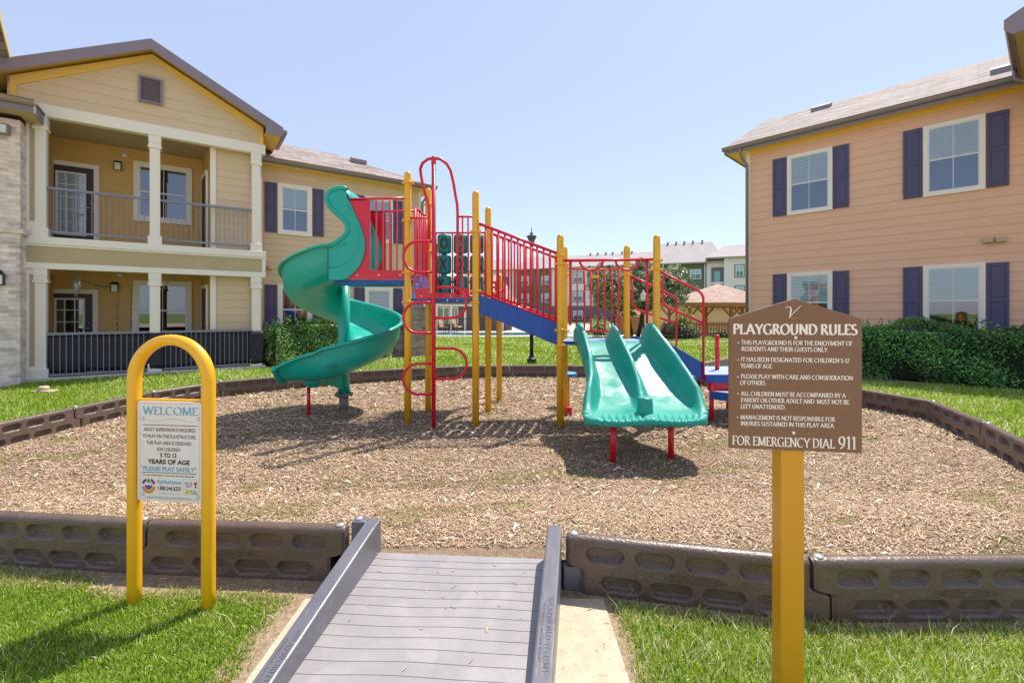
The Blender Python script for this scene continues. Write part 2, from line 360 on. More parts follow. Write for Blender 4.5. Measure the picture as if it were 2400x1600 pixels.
def serif(mb, text, x0, x1, z, h, T=.15, t=.055, y=0, mi=0, zslope=0, serifs=True, raise_=.0004):
    total = sum(GLY[c][0] for c in text)+.04*len(text); sx = (x1-x0)/total; x = x0; q = 0
    sy = h
    for c in text:
        w_, st, se = GLY[c]; zz = z+zslope*(x-x0)
        for pl in st:
            n = len(pl); q += 1; closed = n > 2 and abs(pl[0][0]-pl[-1][0]) < 1e-6 and abs(pl[0][1]-pl[-1][1]) < 1e-6
            P = [Vector((p[0]*sx, p[1]*sy)) for p in pl]; Lp = []; Rp = []
            for i in range(n):
                if closed: d = P[(i+1) % (n-1)]-P[(i-1) % (n-1)]
                else: d = P[min(i+1, n-1)]-P[max(i-1, 0)]
                d.normalize(); a = atan2(d.y, d.x)
                wd = (t+(T-t)*abs(sin(a-radians(18)))**1.4)*h
                if c == '.': wd = .14*h
                nv = Vector((-d.y, d.x))*wd/2; Lp.append(P[i]+nv); Rp.append(P[i]-nv)
            yy = y-raise_-(q % 5)*.00012
            vs = []
            for a_, b_ in zip(Lp, Rp): vs += [(x+a_.x, yy, zz+a_.y), (x+b_.x, yy, zz+b_.y)]
            mb.add(vs, [(2*i, 2*i+1, 2*i+3, 2*i+2) for i in range(n-1)], mi)
        if serifs:
            for sxp, syp in se:
                q += 1; yy = y-raise_-.0007-(q % 5)*.00012; hw = .13*h; hh = .045*h
                zc = zz+syp*sy+(-hh if syp > .5 else 0); xc = x+sxp*sx
                mb.add([(xc-hw, yy, zc), (xc+hw, yy, zc), (xc+hw, yy, zc+hh), (xc-hw, yy, zc+hh)], [(0, 1, 2, 3)], mi)
        x += (w_+.04)*sx
def sans(mb, text, x0, x1, z, h, y=0, mi=0, bold=0.0, fn=None, raise_=.0006):
    cu = bpy.data.curves.new("t", 'FONT'); cu.body = text; cu.size = 1; cu.offset = bold; cu.fill_mode = 'FRONT'; cu.resolution_u = 4
    ob = bpy.data.objects.new("t", cu); COL.objects.link(ob)
    dg = bpy.context.evaluated_depsgraph_get(); me = bpy.data.meshes.new_from_object(ob.evaluated_get(dg))
    V = np.array([v.co[:2] for v in me.vertices]); fs = [tuple(p.vertices) for p in me.polygons]
    bpy.data.objects.remove(ob); bpy.data.curves.remove(cu); bpy.data.meshes.remove(me)
    if len(V) == 0: return
    lo = V.min(0); hi = V.max(0); sx = (x1-x0)/(hi[0]-lo[0]); sz = h/.70
    pts = [(x0+(v[0]-lo[0])*sx, y-raise_, z+v[1]*sz) for v in V]
    if fn: pts = [fn(p) for p in pts]
    mb.add(pts, fs, mi)
# ---------------------------------------------------------------- ground, paths, chips
RING = [(.29,2.485),(1.46,2.238),(2.66,2.25),(3.72,2.74),(4.52,3.74),(5.20,5.0),(5.715,6.195),(5.47,7.2),(4.88,8.15),(4.1,9.02),(3.25,9.75),
        (2.22,10.28),(1.09,10.42),(-.065,10.41),(-1.22,10.24),(-2.25,9.87),(-3.18,9.4),(-4.30,8.75),(-5.13,7.93),(-5.50,6.92),(-5.58,5.77),
        (-5.62,4.62),(-5.2,3.6),(-4.25,3.02),(-3.22,2.76),(-2.10,2.645),(-.925,2.57)]
def chip_h(x, y):
    d = np.clip((3.9-y)/1.2, 0, 1); d = d*d*(3-2*d)
    return .03+.115*d+.010*vnoise(x*1.3, y*1.3, 3)*np.clip((y-2.9), .2, 1)-.020*np.exp(-((x-1.28)**2/.35+(y-4.15)**2/.18))-.020*np.exp(-((x+3.35)**2/.16+(y-6.5)**2/.22))
def gh(x, y): return float(chip_h(np.array([x]), np.array([y]))[0])

def sheet(name, pts, z, m, kind='structure', thick=None):
    mb = MB(); mb.add([(x, y, z) for x, y in pts], [tuple(range(len(pts)))])
    o = mb.build(name, m, origin=(0, 0, 0)); tag(o, None, None, kind=kind); return o
tag(MB().add([(-400,-400,0),(400,-400,0),(400,400,0),(-400,400,0)], [(0,1,2,3)]).build("ground", M_LAWN, origin=(0,0,0)), None, None, kind='structure')
mb = MB(); mb.add([(-40,-40,.006),(40,-40,.006),(40,.55,.006),(-40,.55,.006)], [(0,1,2,3)])  # unseen warm paving behind the camera, added to bounce light on signs and facades
tag(mb.build("added_bounce_paving", M_CONC, origin=(0,0,0)), None, None, kind='structure')
# bare soil against the border and round the slab
mb = MB(); n = len(RING); cxr, cyr = 0, 6
def outw(i, d):
    x, y = RING[i]; l = math.hypot(x-cxr, y-cyr); return (x+(x-cxr)/l*d, y+(y-cyr)/l*d)
vs = []; NS = 14
for i in range(n):
    for k in range(NS):
        t = k/NS; a, b = Vector(RING[i]), Vector(RING[(i+1) % n]); p = a.lerp(b, t); q = (p-Vector((cxr, cyr))).normalized()
        wd = (.27 if i in (23, 24, 25, 26) else .18)+.03*sin((i+t)*9.3)+.02*sin((i+t)*31)+.015*sin((i+t)*67); e = p+q*wd
        vs += [(p.x, p.y, .005), (e.x, e.y, .005)]
m_ = n*NS
mb.add(vs, [(2*i, 2*i+1, (2*i+3) % (2*m_), (2*i+2) % (2*m_)) for i in range(m_)])
mb.add([(-1.30,.4,.0045),(-1.0,.4,.0045),(-.98,2.45,.0045),(-1.22,2.45,.0045)], [(0,1,2,3)])
mb.add([(.4,.4,.0045),(.55,.4,.0045),(.60,2.4,.0045),(.45,2.4,.0045)], [(0,1,2,3)])
tag(mb.build("soil", M_SOIL, origin=(0,0,0)), None, None, kind='structure')
# concrete slab the ramp stands on
mb = MB(); mb.box((-1.075,.2,-.05),(.475,2.37,.012))
o = mb.build("concrete_path", M_CONC); tag(o, None, None, kind='structure')
# chips bed
N1 = 130
xs = np.linspace(-5.9, 5.9, N1); ys = np.linspace(2.2, 10.6, N1)
X, Y = np.meshgrid(xs, ys); H = chip_h(X, Y); ins = inpoly(X.ravel(), Y.ravel(), RING).reshape(X.shape)
idx = -np.ones(X.shape, int); vs = []; fs = []
hull = ins.copy()
hull[1:] |= ins[:-1]; hull[:-1] |= ins[1:]; hull[:, 1:] |= ins[:, :-1]; hull[:, :-1] |= ins[:, 1:]
from mathutils.geometry import delaunay_2d_cdt
bv = [Vector((p[0]*.997, (p[1]-6)*.997+6)) for p in RING]; be = [(i, (i+1) % n) for i in range(n)]
keep = ins & (distpoly(X.ravel(), Y.ravel(), RING).reshape(X.shape) > .06)
iv = [Vector((X[i, j], Y[i, j])) for i, j in zip(*np.nonzero(keep))]
vo, eo, fo, *_ = delaunay_2d_cdt(bv+iv, be, [], 1, 1e-5)
mb = MB(); mb.add([(v.x, v.y, gh(v.x, v.y)) for v in vo], [tuple(f) for f in fo], 0, True)
tag(mb.build("wood_chip_bed", M_CHIP, origin=(0,0,0)), None, None, kind='structure')
# loose chips
def chips():
    Vs = []; Ts = []
    for (y0, y1, dens, L, Wd) in ((2.2, 3.6, 6500, .024, .0048), (3.6, 5.2, 2800, .030, .0062), (5.2, 7.5, 900, .045, .011), (7.5, 10.6, 380, .06, .016)):
        cnt = int(11.8*(y1-y0)*dens); x = rng.uniform(-5.9, 5.9, cnt); y = rng.uniform(y0, y1, cnt)
        k = inpoly(x, y, RING) & (distpoly(x, y, RING) > .05) & (np.abs(x) < y*1.2+.3)
        k &= ~((x > -.80) & (x < .26) & (y < 2.62)); x, y = x[k], y[k]; c = len(x)
        z = chip_h(x, y)+rng.uniform(.002, .014, c)
        a = rng.normal(0, 1.0, c)+.25; l = L*rng.lognormal(0, .35, c); wd = Wd*rng.lognormal(0, .3, c)
        big = rng.random(c) < .004; l[big] *= 2.0; wd[big] *= 2.2
        tl = rng.normal(0, .22, c); tr = rng.normal(0, .35, c)
        ex = np.stack([np.cos(a), np.sin(a), tl], 1)*l[:, None]/2; ey = np.stack([-np.sin(a), np.cos(a), tr], 1)*wd[:, None]/2
        P = np.stack([x, y, z], 1); bend = np.stack([0*l, 0*l, l*rng.uniform(-.1, .25, c)], 1)
        V = np.stack([P-ex-ey*.6, P-ey+bend, P+ex-ey*.5, P+ex+ey*.5, P+ey+bend, P-ex+ey*.6], 1); Vs.append(V.reshape(-1, 3))
        base = np.array([(.58,.41,.27),(.43,.29,.185),(.72,.55,.395),(.25,.16,.105),(.44,.34,.16),(.88,.76,.60)])
        t = base[rng.choice(6, c, p=[.31,.26,.19,.13,.10,.01])]*rng.uniform(.8, 1.15, (c, 1))
        moss = (vnoise(x*1.3, y*2.4, 9) > .40) & (rng.random(c) < .62); t[moss] = np.array([.26,.22,.07])*rng.uniform(.7, 1.2, (moss.sum(), 1))
        t[big] = np.array([.72,.64,.52])
        Ts.append(np.repeat(t, 6, 0))
    # a few chips kicked over the border and on to the ramp and slab
    c = 5200; x = rng.uniform(-3.4, 3.2, c); y = rng.uniform(1.3, 2.9, c); dr = distpoly(x, y, RING); out = ~inpoly(x, y, RING)
    onr = (x > -.83+.15*(y-1.8)) & (x < .05+.15*(y-1.8)) & (y < 2.48)
    k = (out & (dr > .07) & (rng.random(c) < np.exp(-(dr-.07)*9)) & ~((x > -1.0) & (x < .36))) | (onr & (rng.random(c) < .10*np.exp(-(2.5-y)*2.5)+.012)); x, y, onr = x[k], y[k], onr[k]; c = len(x)
    z = np.where(onr, .152-.105*(2.53+.07*(-x)-y)+.006, .016); a = rng.uniform(0, 2*pi, c); l = .022*rng.lognormal(0, .35, c); wd = .005*rng.lognormal(0, .3, c)
    ex = np.stack([np.cos(a), np.sin(a), 0*a], 1)*l[:, None]/2; ey = np.stack([-np.sin(a), np.cos(a), 0*a], 1)*wd[:, None]/2; P = np.stack([x, y, z], 1)
    Vs.append(np.stack([P-ex-ey*.6, P-ey, P+ex-ey*.5, P+ex+ey*.5, P+ey, P-ex+ey*.6], 1).reshape(-1, 3)); Ts.append(np.repeat(np.array([(.5,.36,.22)])*rng.uniform(.6, 1.3, (c, 1)), 6, 0))
    V = np.concatenate(Vs); T = np.concatenate(Ts); q = np.arange(len(V)//6)[:, None]*6
    Fq = np.concatenate([q+np.array([0, 1, 4, 5]), q+np.array([1, 2, 3, 4])], 0)
    o = mesh_np("wood_chips", V, Fq, M_CHIPS, T); tag(o, "loose tan wood chips covering the playground bed", "wood chips", kind='stuff')
chips()
# grass
def lawn_block():
    A0 = Vector((-10.376, 9.726)); uA = Vector((.8193, .5733)); wA = Vector((-.5733, .8193))
    return A0, uA, wA
def grass(name, label, regions):
    Vs = []; Ts = []
    A0, uA, wA = lawn_block(); B0 = Vector((7.66, 14.852)); uB = Vector((.6998, -.7143)); wB = Vector((.7143, .6998))
    for (x0, x1, y0, y1, dens, hgt, wid) in regions:
        c = int((x1-x0)*(y1-y0)*dens); x = rng.uniform(x0, x1, c); y = rng.uniform(y0, y1, c)
        k = ~inpoly(x, y, RING) & (np.abs(x) < y*1.16+2.4)
        dr = distpoly(x, y, RING); edge = .11+.05*vnoise(x*4, y*4, 5)
        near = y < 2.9
        k &= dr > np.where(near & (x < 0), np.where(x < -2.3, .09, .17)+.05*vnoise(x*3, y*3, 2)+rng.normal(0, .03, c), np.where(near, .10+.04*vnoise(x*3, y*3, 2)+rng.normal(0, .03, c), .07))
        k &= ~((x > -1.16+.04*vnoise(x*5, y*5, 6)+rng.normal(0, .03, c)) & (x < .535+.03*vnoise(x*6, y*6, 8)+rng.normal(0, .02, c)) & (y < 2.6))
        sa = (x-A0.x)*wA.x+(y-A0.y)*wA.y; ua = (x-A0.x)*uA.x+(y-A0.y)*uA.y
        k &= ~((sa > -.12) & (ua < 4.7)) & ~((sa > .35) & (ua < 10.3)) & ~((sa > -1.3) & (ua < -.1))
        sb = (x-B0.x)*wB.x+(y-B0.y)*wB.y; k &= ~((sb > -2.95) & (x > 3) & ((x-B0.x)*uB.x+(y-B0.y)*uB.y > -.5))
        k &= ~((y > 22.5) & (y < 23.3)); k &= ~(y > 27.2)
        x, y = x[k], y[k]; c = len(x)
        patch = vnoise(x*.9, y*.9, 11); h = hgt*rng.lognormal(0, .28, c)*(1+.30*np.clip(patch, -1, 1)); wd = wid*rng.uniform(.7, 1.3, c)
        tall = rng.random(c) < .02; h[tall] *= 1.9
        a = rng.uniform(0, 2*pi, c); la = rng.uniform(0, 2*pi, c); lean = rng.uniform(.15, .95, c)*h
        ex = np.stack([np.cos(a), np.sin(a), 0*a], 1)*wd[:, None]/2; P = np.stack([x, y, 0*x], 1)
        ln = np.stack([np.cos(la), np.sin(la), 0*la], 1)
        m1 = P+ln*(lean*.35)[:, None]+np.stack([0*x, 0*x, h*.6], 1); tp = P+ln*lean[:, None]+np.stack([0*x, 0*x, h], 1)
        V = np.stack([P-ex, P+ex, m1+ex*.8, m1-ex*.8, tp+ex*.12, tp-ex*.12], 1); Vs.append(V.reshape(-1, 3))
        base = np.array([(.29,.43,.03),(.42,.58,.05),(.58,.68,.12),(.16,.27,.02),(.92,.88,.58)])
        pr = rng.random(c)+.18*patch; ci = np.digitize(pr, [.22, .48, .72, .86]); cm = np.array([3, 0, 1, 2, 4])[ci]
        t = base[cm]*rng.uniform(.8, 1.2, (c, 1)); dry = np.clip(1.2-14*np.clip(dr[k]-.14, 0, 1), 0, 1)*(rng.random(c) < np.where(x < 0, .45, .18)); t = t*(1-dry[:, None])+np.array([.62,.52,.26])*dry[:, None]; T = np.repeat(t, 6, 0).reshape(c, 6, 3); Ts.append(T.reshape(-1, 3))
    V = np.concatenate(Vs); T = np.concatenate(Ts); q = np.arange(len(V)//6)[:, None]*6
    Fq = np.concatenate([q+np.array([0, 1, 2, 3]), q+np.array([3, 2, 4, 5])], 0)
    o = mesh_np(name, V, Fq, M_GRASS, T); tag(o, label, "grass", kind='stuff')
grass("grass", "bright green turf around the playground and across the courtyard", [
    (-3.4, -.95, 1.55, 2.9, 26000, .024, .0042), (.5, 3.2, 1.55, 2.6, 26000, .026, .0042),
    (-5.6, -3.4, 1.0, 3.6, 7000, .026, .006), (3.2, 5.6, 1.0, 3.5, 7000, .028, .006),
    (-12, -3.3, 3.5, 9.5, 2200, .042, .010), (3.8, 10, 3.4, 9.5, 2200, .046, .010),
    (-10, 6, 9.2, 14, 1000, .055, .015), (-8, 12, 14, 27.2, 380, .06, .034)])

# ---------------------------------------------------------------- border timbers
def make_timber():
    NU, L = 176, 1.0
    prof = []                                             # (side offset, z, kind) round the section, counter-clockwise seen along +x
    zs = np.linspace(0, .275, 42)
    for z in zs: prof.append((-.045+.006*(z/.275), z, 'f'))
    for a in (25, 50, 75, 90, 105, 130, 155): prof.append((-.039*cos(radians(a)), .275+.027*sin(radians(a)), 't'))
    for z in zs[::-1]: prof.append((.045-.006*(z/.275), z, 'b'))
    slots = [(.175+i*.213, .212, .098, .038) for i in range(4)]+[(.245+i*.213-.085/1.18, .068, .100, .038) for i in range(4)]
    P = []
    for yo, z, kd in prof:
        row = []
        sh = .085/(1+math.exp((z-.143)/.004))
        for i in range(NU+1):
            u = i/NU; d = 0
            e = min(u, 1-u)*1.18; er = 0.0
            if e < .02: er = .012*(1-e/.02)**2
            if kd in 'fb':
                for cx_, cz_, rx, rz in slots:
                    dx = max(abs((u-cx_))*1.18-(rx-rz), 0); dz = z-cz_; q = math.hypot(dx, dz)/rz
                    if q < 1.0: d = max(d, min(1, (1-q)*7.0))
            yy = yo*(1-er/.045) if kd == 't' else (abs(yo)-er-.034*d)*(1 if yo > 0 else -1)
            zz = z - (er*.6 if kd == 't' else 0)
            row.append((u+sh/1.18-.5, yy, zz))
        P.append(row)
    mb = MB(); mb.grid(P, flip=True)
    R = len(prof); C = NU+1
    mb.f.append(tuple(i*C for i in range(R))); mb.m.append(0); mb.sm.append(False)
    mb.f.append(tuple(i*C+NU for i in reversed(range(R)))); mb.m.append(0); mb.sm.append(False)
    o = mb.build("border_timber", M_TIMB, origin=(0, 0, 0))
    bl = MB(); bl.lathe((-.5+.035, 0, .298), [(.022, 0), (.021, .006), (.014, .011), (.004, .013)], 14)
    b = bl.build("bolt_cap", M_BOLT, o)
    return o
TL = ["plastic border timber joined to the right side of the ramp", "border timber behind the brown rules sign's post and to its right",
 "border timber at the right bottom edge of the photo", "border timber outside the frame on the near right", "border timber entering at the far right edge behind the grass",
 "sunlit border timber nearest the right edge, showing four open slots", "border timber in front of the clipped hedge, second from the right edge",
 "border timber just right of the brown rules sign", "border timber hidden behind the brown rules sign", "border timber behind the blue transfer step",
 "far border timber behind the right wall of the double slide", "far border timber behind the double slide bed", "far border timber left of the double slide, in front of the dark lamp post",
 "far border timber behind the three yellow posts of the upper deck", "far border timber behind the red snake climber", "far border timber behind the lower spiral slide bend",
 "far border timber behind the green pillar of the spiral slide", "border timber left of the spiral slide exit", "border timber just right of the yellow welcome arch's legs",
 "border timber seen through the yellow welcome arch", "left border timber between the lawn and the welcome arch", "border timber at the left edge of the photo beside the lawn",
 "border timber outside the frame on the far left", "border timber outside the frame at the left corner", "near border timber at the left edge behind the sunny grass",
 "near border timber behind the welcome arch, ending left of the ramp"]
base_t = make_timber(); n = len(RING)
fix = {0: 0}
for i in range(n-1):
    a, b = Vector(RING[i]), Vector(RING[i+1])
    o = base_t if i == 0 else copy_tree(base_t)
    # the near and right timbers put their bolt end left, as in the photo
    if i >= 20: a2, b2 = b, a
    elif i >= 3: a2, b2 = b, a
    else: a2, b2 = a, b
    d = b2-a2; mid = (a2+b2)/2
    zb = 0.0
    if i >= 11 and i <= 16: zb = -.004
    o.location = (mid.x, mid.y, zb); o.rotation_euler = (0, 0, atan2(d.y, d.x)); o.scale = ((d.length-.012)/1.0, 1, 1)
    tag(o, TL[i], "border timber", "brown plastic border timbers round the playground")
# embossed maker's name on the nearest timbers
for i, xc in ((0, .55), (1, .62), (25, .45)):
    a, b = Vector(RING[i]), Vector(RING[(i+1)])
    if i == 25: a, b = b, a
    a, b = (Vector(RING[26]), Vector(RING[25])) if i == 25 else (a, b)
    if i == 25: a, b = b, a
    d = (b-a); L = d.length; ang = atan2(d.y, d.x)
    mb = MB(); sans(mb, "PLAYWORLD SYSTEMS", -.115, .115, -.008, .016, 0, 0, bold=.004)
    for t in range(24):
        a0, a1 = 2*pi*t/24, 2*pi*(t+1)/24
        mb.bar((.145*cos(a0), -.0008, .019*sin(a0)), (.145*cos(a1), -.0008, .019*sin(a1)), .003, .0016)
    tim = [o for o in COL.objects if o.get("label") == TL[i]][0]
    o = mb.build("raised_lettering", M_TIMB, origin=(0, 0, 0)); o.parent = tim
    flip = Vector((cos(tim.rotation_euler.z), sin(tim.rotation_euler.z))).dot(Vector((1, 0))) < 0
    o.location = ((xc-.5)*(-1 if flip else 1), .0475 if flip else -.0475, .142)
    o.rotation_euler = (0, 0, pi if flip else 0); o.scale = (1/tim.scale.x, 1, 1)

# ---------------------------------------------------------------- ramp
rt = thing("access_ramp", "grey rubber access ramp with ridged surface and raised plastic side rails", "ramp", (-.35, 1.8, 0))
ax = Vector((.150, 1)).normalized(); pr = Vector((ax.y, -ax.x)); R0 = Vector((-.747, 2.56)); R1 = Vector((.193, 2.49))
def rp(s, t):                                             # s across 0..1, t metres back from the far end
    p = R0.lerp(R1, s)-ax*t; return p
P = []; tr_ = [(-.001, -.06)]
for k in range(24):
    for f, r in ((.0, .0), (.60, .0002), (.88, .0020), (.94, .0022), (.97, .0)): tr_.append((.053*k+.053*f+.0005*k*k, r))
tr_ = [q for q in tr_ if q[0] < 1.75]
for i, (t0, rid) in enumerate(tr_):
    row = []
    for j in range(25):
        s = j/24; t = t0+(.009*sin(s*4.0+t0*3)+.0025*sin(s*11+t0*9))*(t0 > .02); p = rp(s, t)
        row.append((p.x, p.y, max(.152-.105*t+rid, .014)))
    P.append(row)
mb = MB(); mb.grid(P, smooth=False); mb.build("ramp_surface", M_RAMP, rt)
for side in (0, 1):
    mb = MB(); wd = .078; vs = []
    for i in range(21):
        t = -.03+1.75*i/20; p = rp(side, t); o_ = pr*(-wd if side == 0 else wd); top = .33-.205*max(t, 0) if t < 1.3 else .33-.205*1.3-.05*(t-1.3)
        a, b = (p+o_, p) if side == 0 else (p, p+o_)
        vs += [(a.x, a.y, .012), (b.x, b.y, .012), (b.x, b.y, max(top, .05)), (a.x, a.y, max(top, .05))]
    fs = [(4*i+k, 4*i+(k+1) % 4, 4*i+4+(k+1) % 4, 4*i+4+k) for i in range(20) for k in range(4)]+[(0, 3, 2, 1), (80, 81, 82, 83)]
    mb.add(vs, fs); 
    if side == 1:
        p = rp(1, -.02)+pr*wd; mb.box((p.x+.003, p.y-.05, .0), (p.x+.125, p.y+.03, .135))
    if side == 0:                                         # hooked end that takes the bolt
        p = rp(0, -.03)-pr*wd
        mb.box((p.x-.085, p.y-.045, .02), (p.x-.003, p.y+.03, .325))
    r_ = mb.build("side_rail", M_RAIL, rt, bevel=.009)
    if side == 0:
        bl = MB(); bl.lathe((p.x-.05, p.y-.008, .326), [(.022, 0), (.021, .006), (.014, .011), (.004, .013)], 14); bl.build("bolt_cap", M_BOLT, r_)
    tm = MB()
    ang = atan2(ax.y, ax.x); tw = [.86, .63][side]; q = rp(side, tw)+pr*(-wd/2 if side == 0 else wd/2); zt = .33-.205*tw
    def lay(pn, q=q, zt=zt, side=side, s_=-1):
        u = pn[0]; v = pn[2]; up = ax*(-u); ac = pr*(-v) if side == 1 else pr*(-v)
        return (q.x+up.x+ac.x, q.y+up.y+ac.y, zt+.205*u*-1*-1*(-1)+.0016)
    def lay2(pn, q=q, zt=zt):
        u, v = pn[0], pn[2]; return (q.x-ax.x*u+(-pr.x)*-v*1.0, q.y-ax.y*u+(-pr.y)*-v*1.0, zt-.205*u+.0016)
    sans(tm, "\u00a9PLAYWORLD SYSTEMS", -.17, .17, .002, .022, 0, 0, bold=.01, fn=lay2)
    sans(tm, "PATENTED ACCESS RAMP", -.13, .13, -.022, .011, 0, 0, bold=.0, fn=lay2)
    tm.build("raised_lettering", M_RAIL, r_)

# ---------------------------------------------------------------- welcome arch
wl = Vector((-1.951, 2.352)); wr = Vector((-1.538, 2.306)); cm_ = (wl+wr)/2; ang = atan2(wr.y-wl.y, wr.x-wl.x); hw = (wr-wl).length/2
ws = thing("welcome_sign", "yellow tubular arch holding a white welcome and age notice", "sign", (cm_.x, cm_.y, 0), ang, frame=True)
pts = [(-hw, 0, -.03), (-hw, 0, .1)] + [(-hw, 0, z) for z in (.4, .8, 1.0)]; zc = 1.36-hw
pts += [(hw*cos(radians(a)), 0, zc+hw*sin(radians(a))) for a in np.linspace(180, 0, 25)] + [(hw, 0, z) for z in (1.0, .8, .4, .1, -.03)]
def wrad(t): return .0318-.0045*math.exp(-((t-.5)/.13)**2)
MB().tube(pts, .04, 20, rfn=wrad).build("arch_tube", M_YEL, ws)
zb_, zt_ = .550, 1.052
back = MB(); back.box((-hw+.022, -.012, zb_-.004), (hw-.022, .012, zt_+.006)); back.build("backing_plate", M_YEL, ws, bevel=.003)
pw = .176                                                 # half width of the notice
def px_(X): return -pw+(X-150)/(960-150)*2*pw+.021
def pz_(Y): return zb_+(1372-Y)/(1372-152)*(zt_-zb_)-.002
poly = []
for (cx_, cz_, a0) in ((px_(960)-.014, pz_(152)-.014, 0), (px_(150)+.014, pz_(152)-.014, 90), (px_(150)+.014, pz_(1372)+.014, 180), (px_(960)-.014, pz_(1372)+.014, 270)):
    poly += [(cx_+.014*cos(radians(a0+k*22.5)), -.034, cz_+.014*sin(radians(a0+k*22.5))) for k in range(5)]
pl_ = MB().prism(poly, (0, .006, 0)).build("notice_plate", M_PLATE, ws)
sp_ = MB(); sp_.box((px_(200), -.028, pz_(1300)), (px_(900), -.012, pz_(220))); sp_.build("mounting_block", M_YEL, ws)
y0 = -.0342
tx = MB()
serif(tx, "WELCOME", px_(218), px_(922), pz_(312), pz_(215)-pz_(312), T=.22, t=.07, y=y0, mi=0)
sans(tx, "*PLEASE PLAY SAFELY*", px_(190), px_(905), pz_(1000), pz_(948)-pz_(1000), y0, 0, bold=.035)
for a, b, c, d in ((180, 170, 940, 175), (180, 1340, 940, 1345)): tx.box((px_(a), y0-.0006, pz_(b)), (px_(c), y0-.0003, pz_(d)), 1)
for a in (180, 940): tx.box((px_(a)-.0007, y0-.0006, pz_(1340)), (px_(a)+.0007, y0-.0003, pz_(175)), 1)
sans(tx, "PlayWorld Systems", px_(405), px_(715), pz_(1155), .018, y0, 0, bold=.02)
sans(tx, "www.playworldsystems.com", px_(415), px_(705), pz_(1278), .006, y0, 1)
for i in range(14):
    u0, u1 = 250+i*43, 250+(i+1)*43
    tx.bar((px_(u0), y0-.0005, pz_(375+18*sin(i*.55))), (px_(u1), y0-.0005, pz_(375+18*sin((i+1)*.55))), .001, .0022, 1)
for (a, b, c, d) in ((742, 1088, 918, 1091), (742, 1280, 918, 1283)): tx.box((px_(a), y0-.0007, pz_(d)), (px_(c), y0-.0004, pz_(b)), 1)
for a in (742, 918): tx.box((px_(a)-.0006, y0-.0007, pz_(1280)), (px_(a)+.0006, y0-.0004, pz_(1091)), 1)
tx.build("blue_lettering", [M_TBLU, M_TLBL], pl_)
tx = MB()
for s_, a, b, Y_, h_, bo in (("ADULT SUPERVISION IS REQUIRED", 230, 890, 515, 42, .0), ("TO PLAY ON THIS PLAYSTRUCTURE.", 218, 897, 597, 42, .0),
        ("THIS PLAY AREA IS DESIGNED", 265, 838, 678, 42, .0), ("FOR CHILDREN", 400, 692, 756, 42, .0), ("5 TO 12", 442, 650, 831, 50, .03),
        ("YEARS OF AGE", 280, 818, 914, 54, .035), ("For more information on structures like these please call:", 222, 875, 1064, 22, .0),
        ("1.800.344.6255", 412, 705, 1234, 48, .012), ("Supervision and maintenance of the play area are the responsibility of the owner", 275, 840, 1330, 13, .0),
        ("CALL US", 752, 845, 1140, 18, 0), ("WE CAN", 758, 845, 1166, 18, 0), ("FIX IT!", 770, 835, 1190, 18, 0)):
    sans(tx, s_, px_(a), px_(b), pz_(Y_), pz_(Y_-h_)-pz_(Y_), y0, 0, bold=bo+.006)
tx.box((px_(215), y0-.0009, pz_(443)), (px_(917), y0-.0006, pz_(436))); tx.box((px_(200), y0-.0009, pz_(1026)), (px_(900), y0-.0006, pz_(1019)))
tx.build("dark_lettering", M_TXT, pl_)
def ringarc(mb, cx_, cz_, r0, r1, a0, a1, mi, yy, n=18):
    vs = []
    for i in range(n+1):
        a = radians(a0+(a1-a0)*i/n); vs += [(cx_+r0*cos(a), yy, cz_+r0*sin(a)), (cx_+r1*cos(a), yy, cz_+r1*sin(a))]
    mb.add(vs, [(2*i, 2*i+1, 2*i+3, 2*i+2) for i in range(n)], mi)
lg = MB(); lc = (px_(293), pz_(1190)); r_ = .0375
ringarc(lg, *lc, r_*.62, r_, 185, 355, 0, y0-.0008); ringarc(lg, *lc, r_*.72, r_*1.05, 18, 68, 1, y0-.0009); ringarc(lg, *lc, r_*.72, r_*1.05, 112, 162, 1, y0-.0009)
ringarc(lg, *lc, 0.0001, r_*.52, 0, 360, 2, y0-.0011); ringarc(lg, *lc, r_*.18, r_*.50, 15, 165, 3, y0-.0013)
lg.add([(lc[0]-.010, y0-.0015, lc[1]+.018), (lc[0]+.010, y0-.0015, lc[1]+.018), (lc[0]+.004, y0-.0015, lc[1]+.036), (lc[0]-.004, y0-.0015, lc[1]+.036)], [(0, 1, 2, 3)], 4)
LGM = [M_GOLD, M_PURP, M_VIOL, M_PLATE, M_GPRT, M_YPRT, M_TXT, M_RPRT]; lg.build("emblem", LGM, pl_); lg = MB()
lg.add([(px_(760), y0-.0009, pz_(1270)), (px_(808), y0-.0009, pz_(1270)), (px_(808), y0-.0009, pz_(1218)), (px_(760), y0-.0009, pz_(1218))], [(0, 1, 2, 3)], 5)
lg.bar((px_(775), y0-.0012, pz_(1246)), (px_(782), y0-.0012, pz_(1256)), .0004, .0016, 6); lg.bar((px_(782), y0-.0012, pz_(1256)), (px_(798), y0-.0012, pz_(1230)), .0004, .0016, 6)
for a, b, c, d in ((880, 1130, 897, 1195), (868, 1120, 880, 1150), (897, 1112, 908, 1146)): lg.add([(px_(a), y0-.0009, pz_(d)), (px_(c), y0-.0009, pz_(d)), (px_(c), y0-.0009, pz_(b)), (px_(a), y0-.0009, pz_(b))], [(0, 1, 2, 3)], 7)
sans(lg, "PLAY", px_(824), px_(905), pz_(1240), .008, y0, 4, bold=.03); sans(lg, "CHECK", px_(824), px_(915), pz_(1268), .008, y0, 4, bold=.03)
lg.build("service_mark", LGM, pl_)
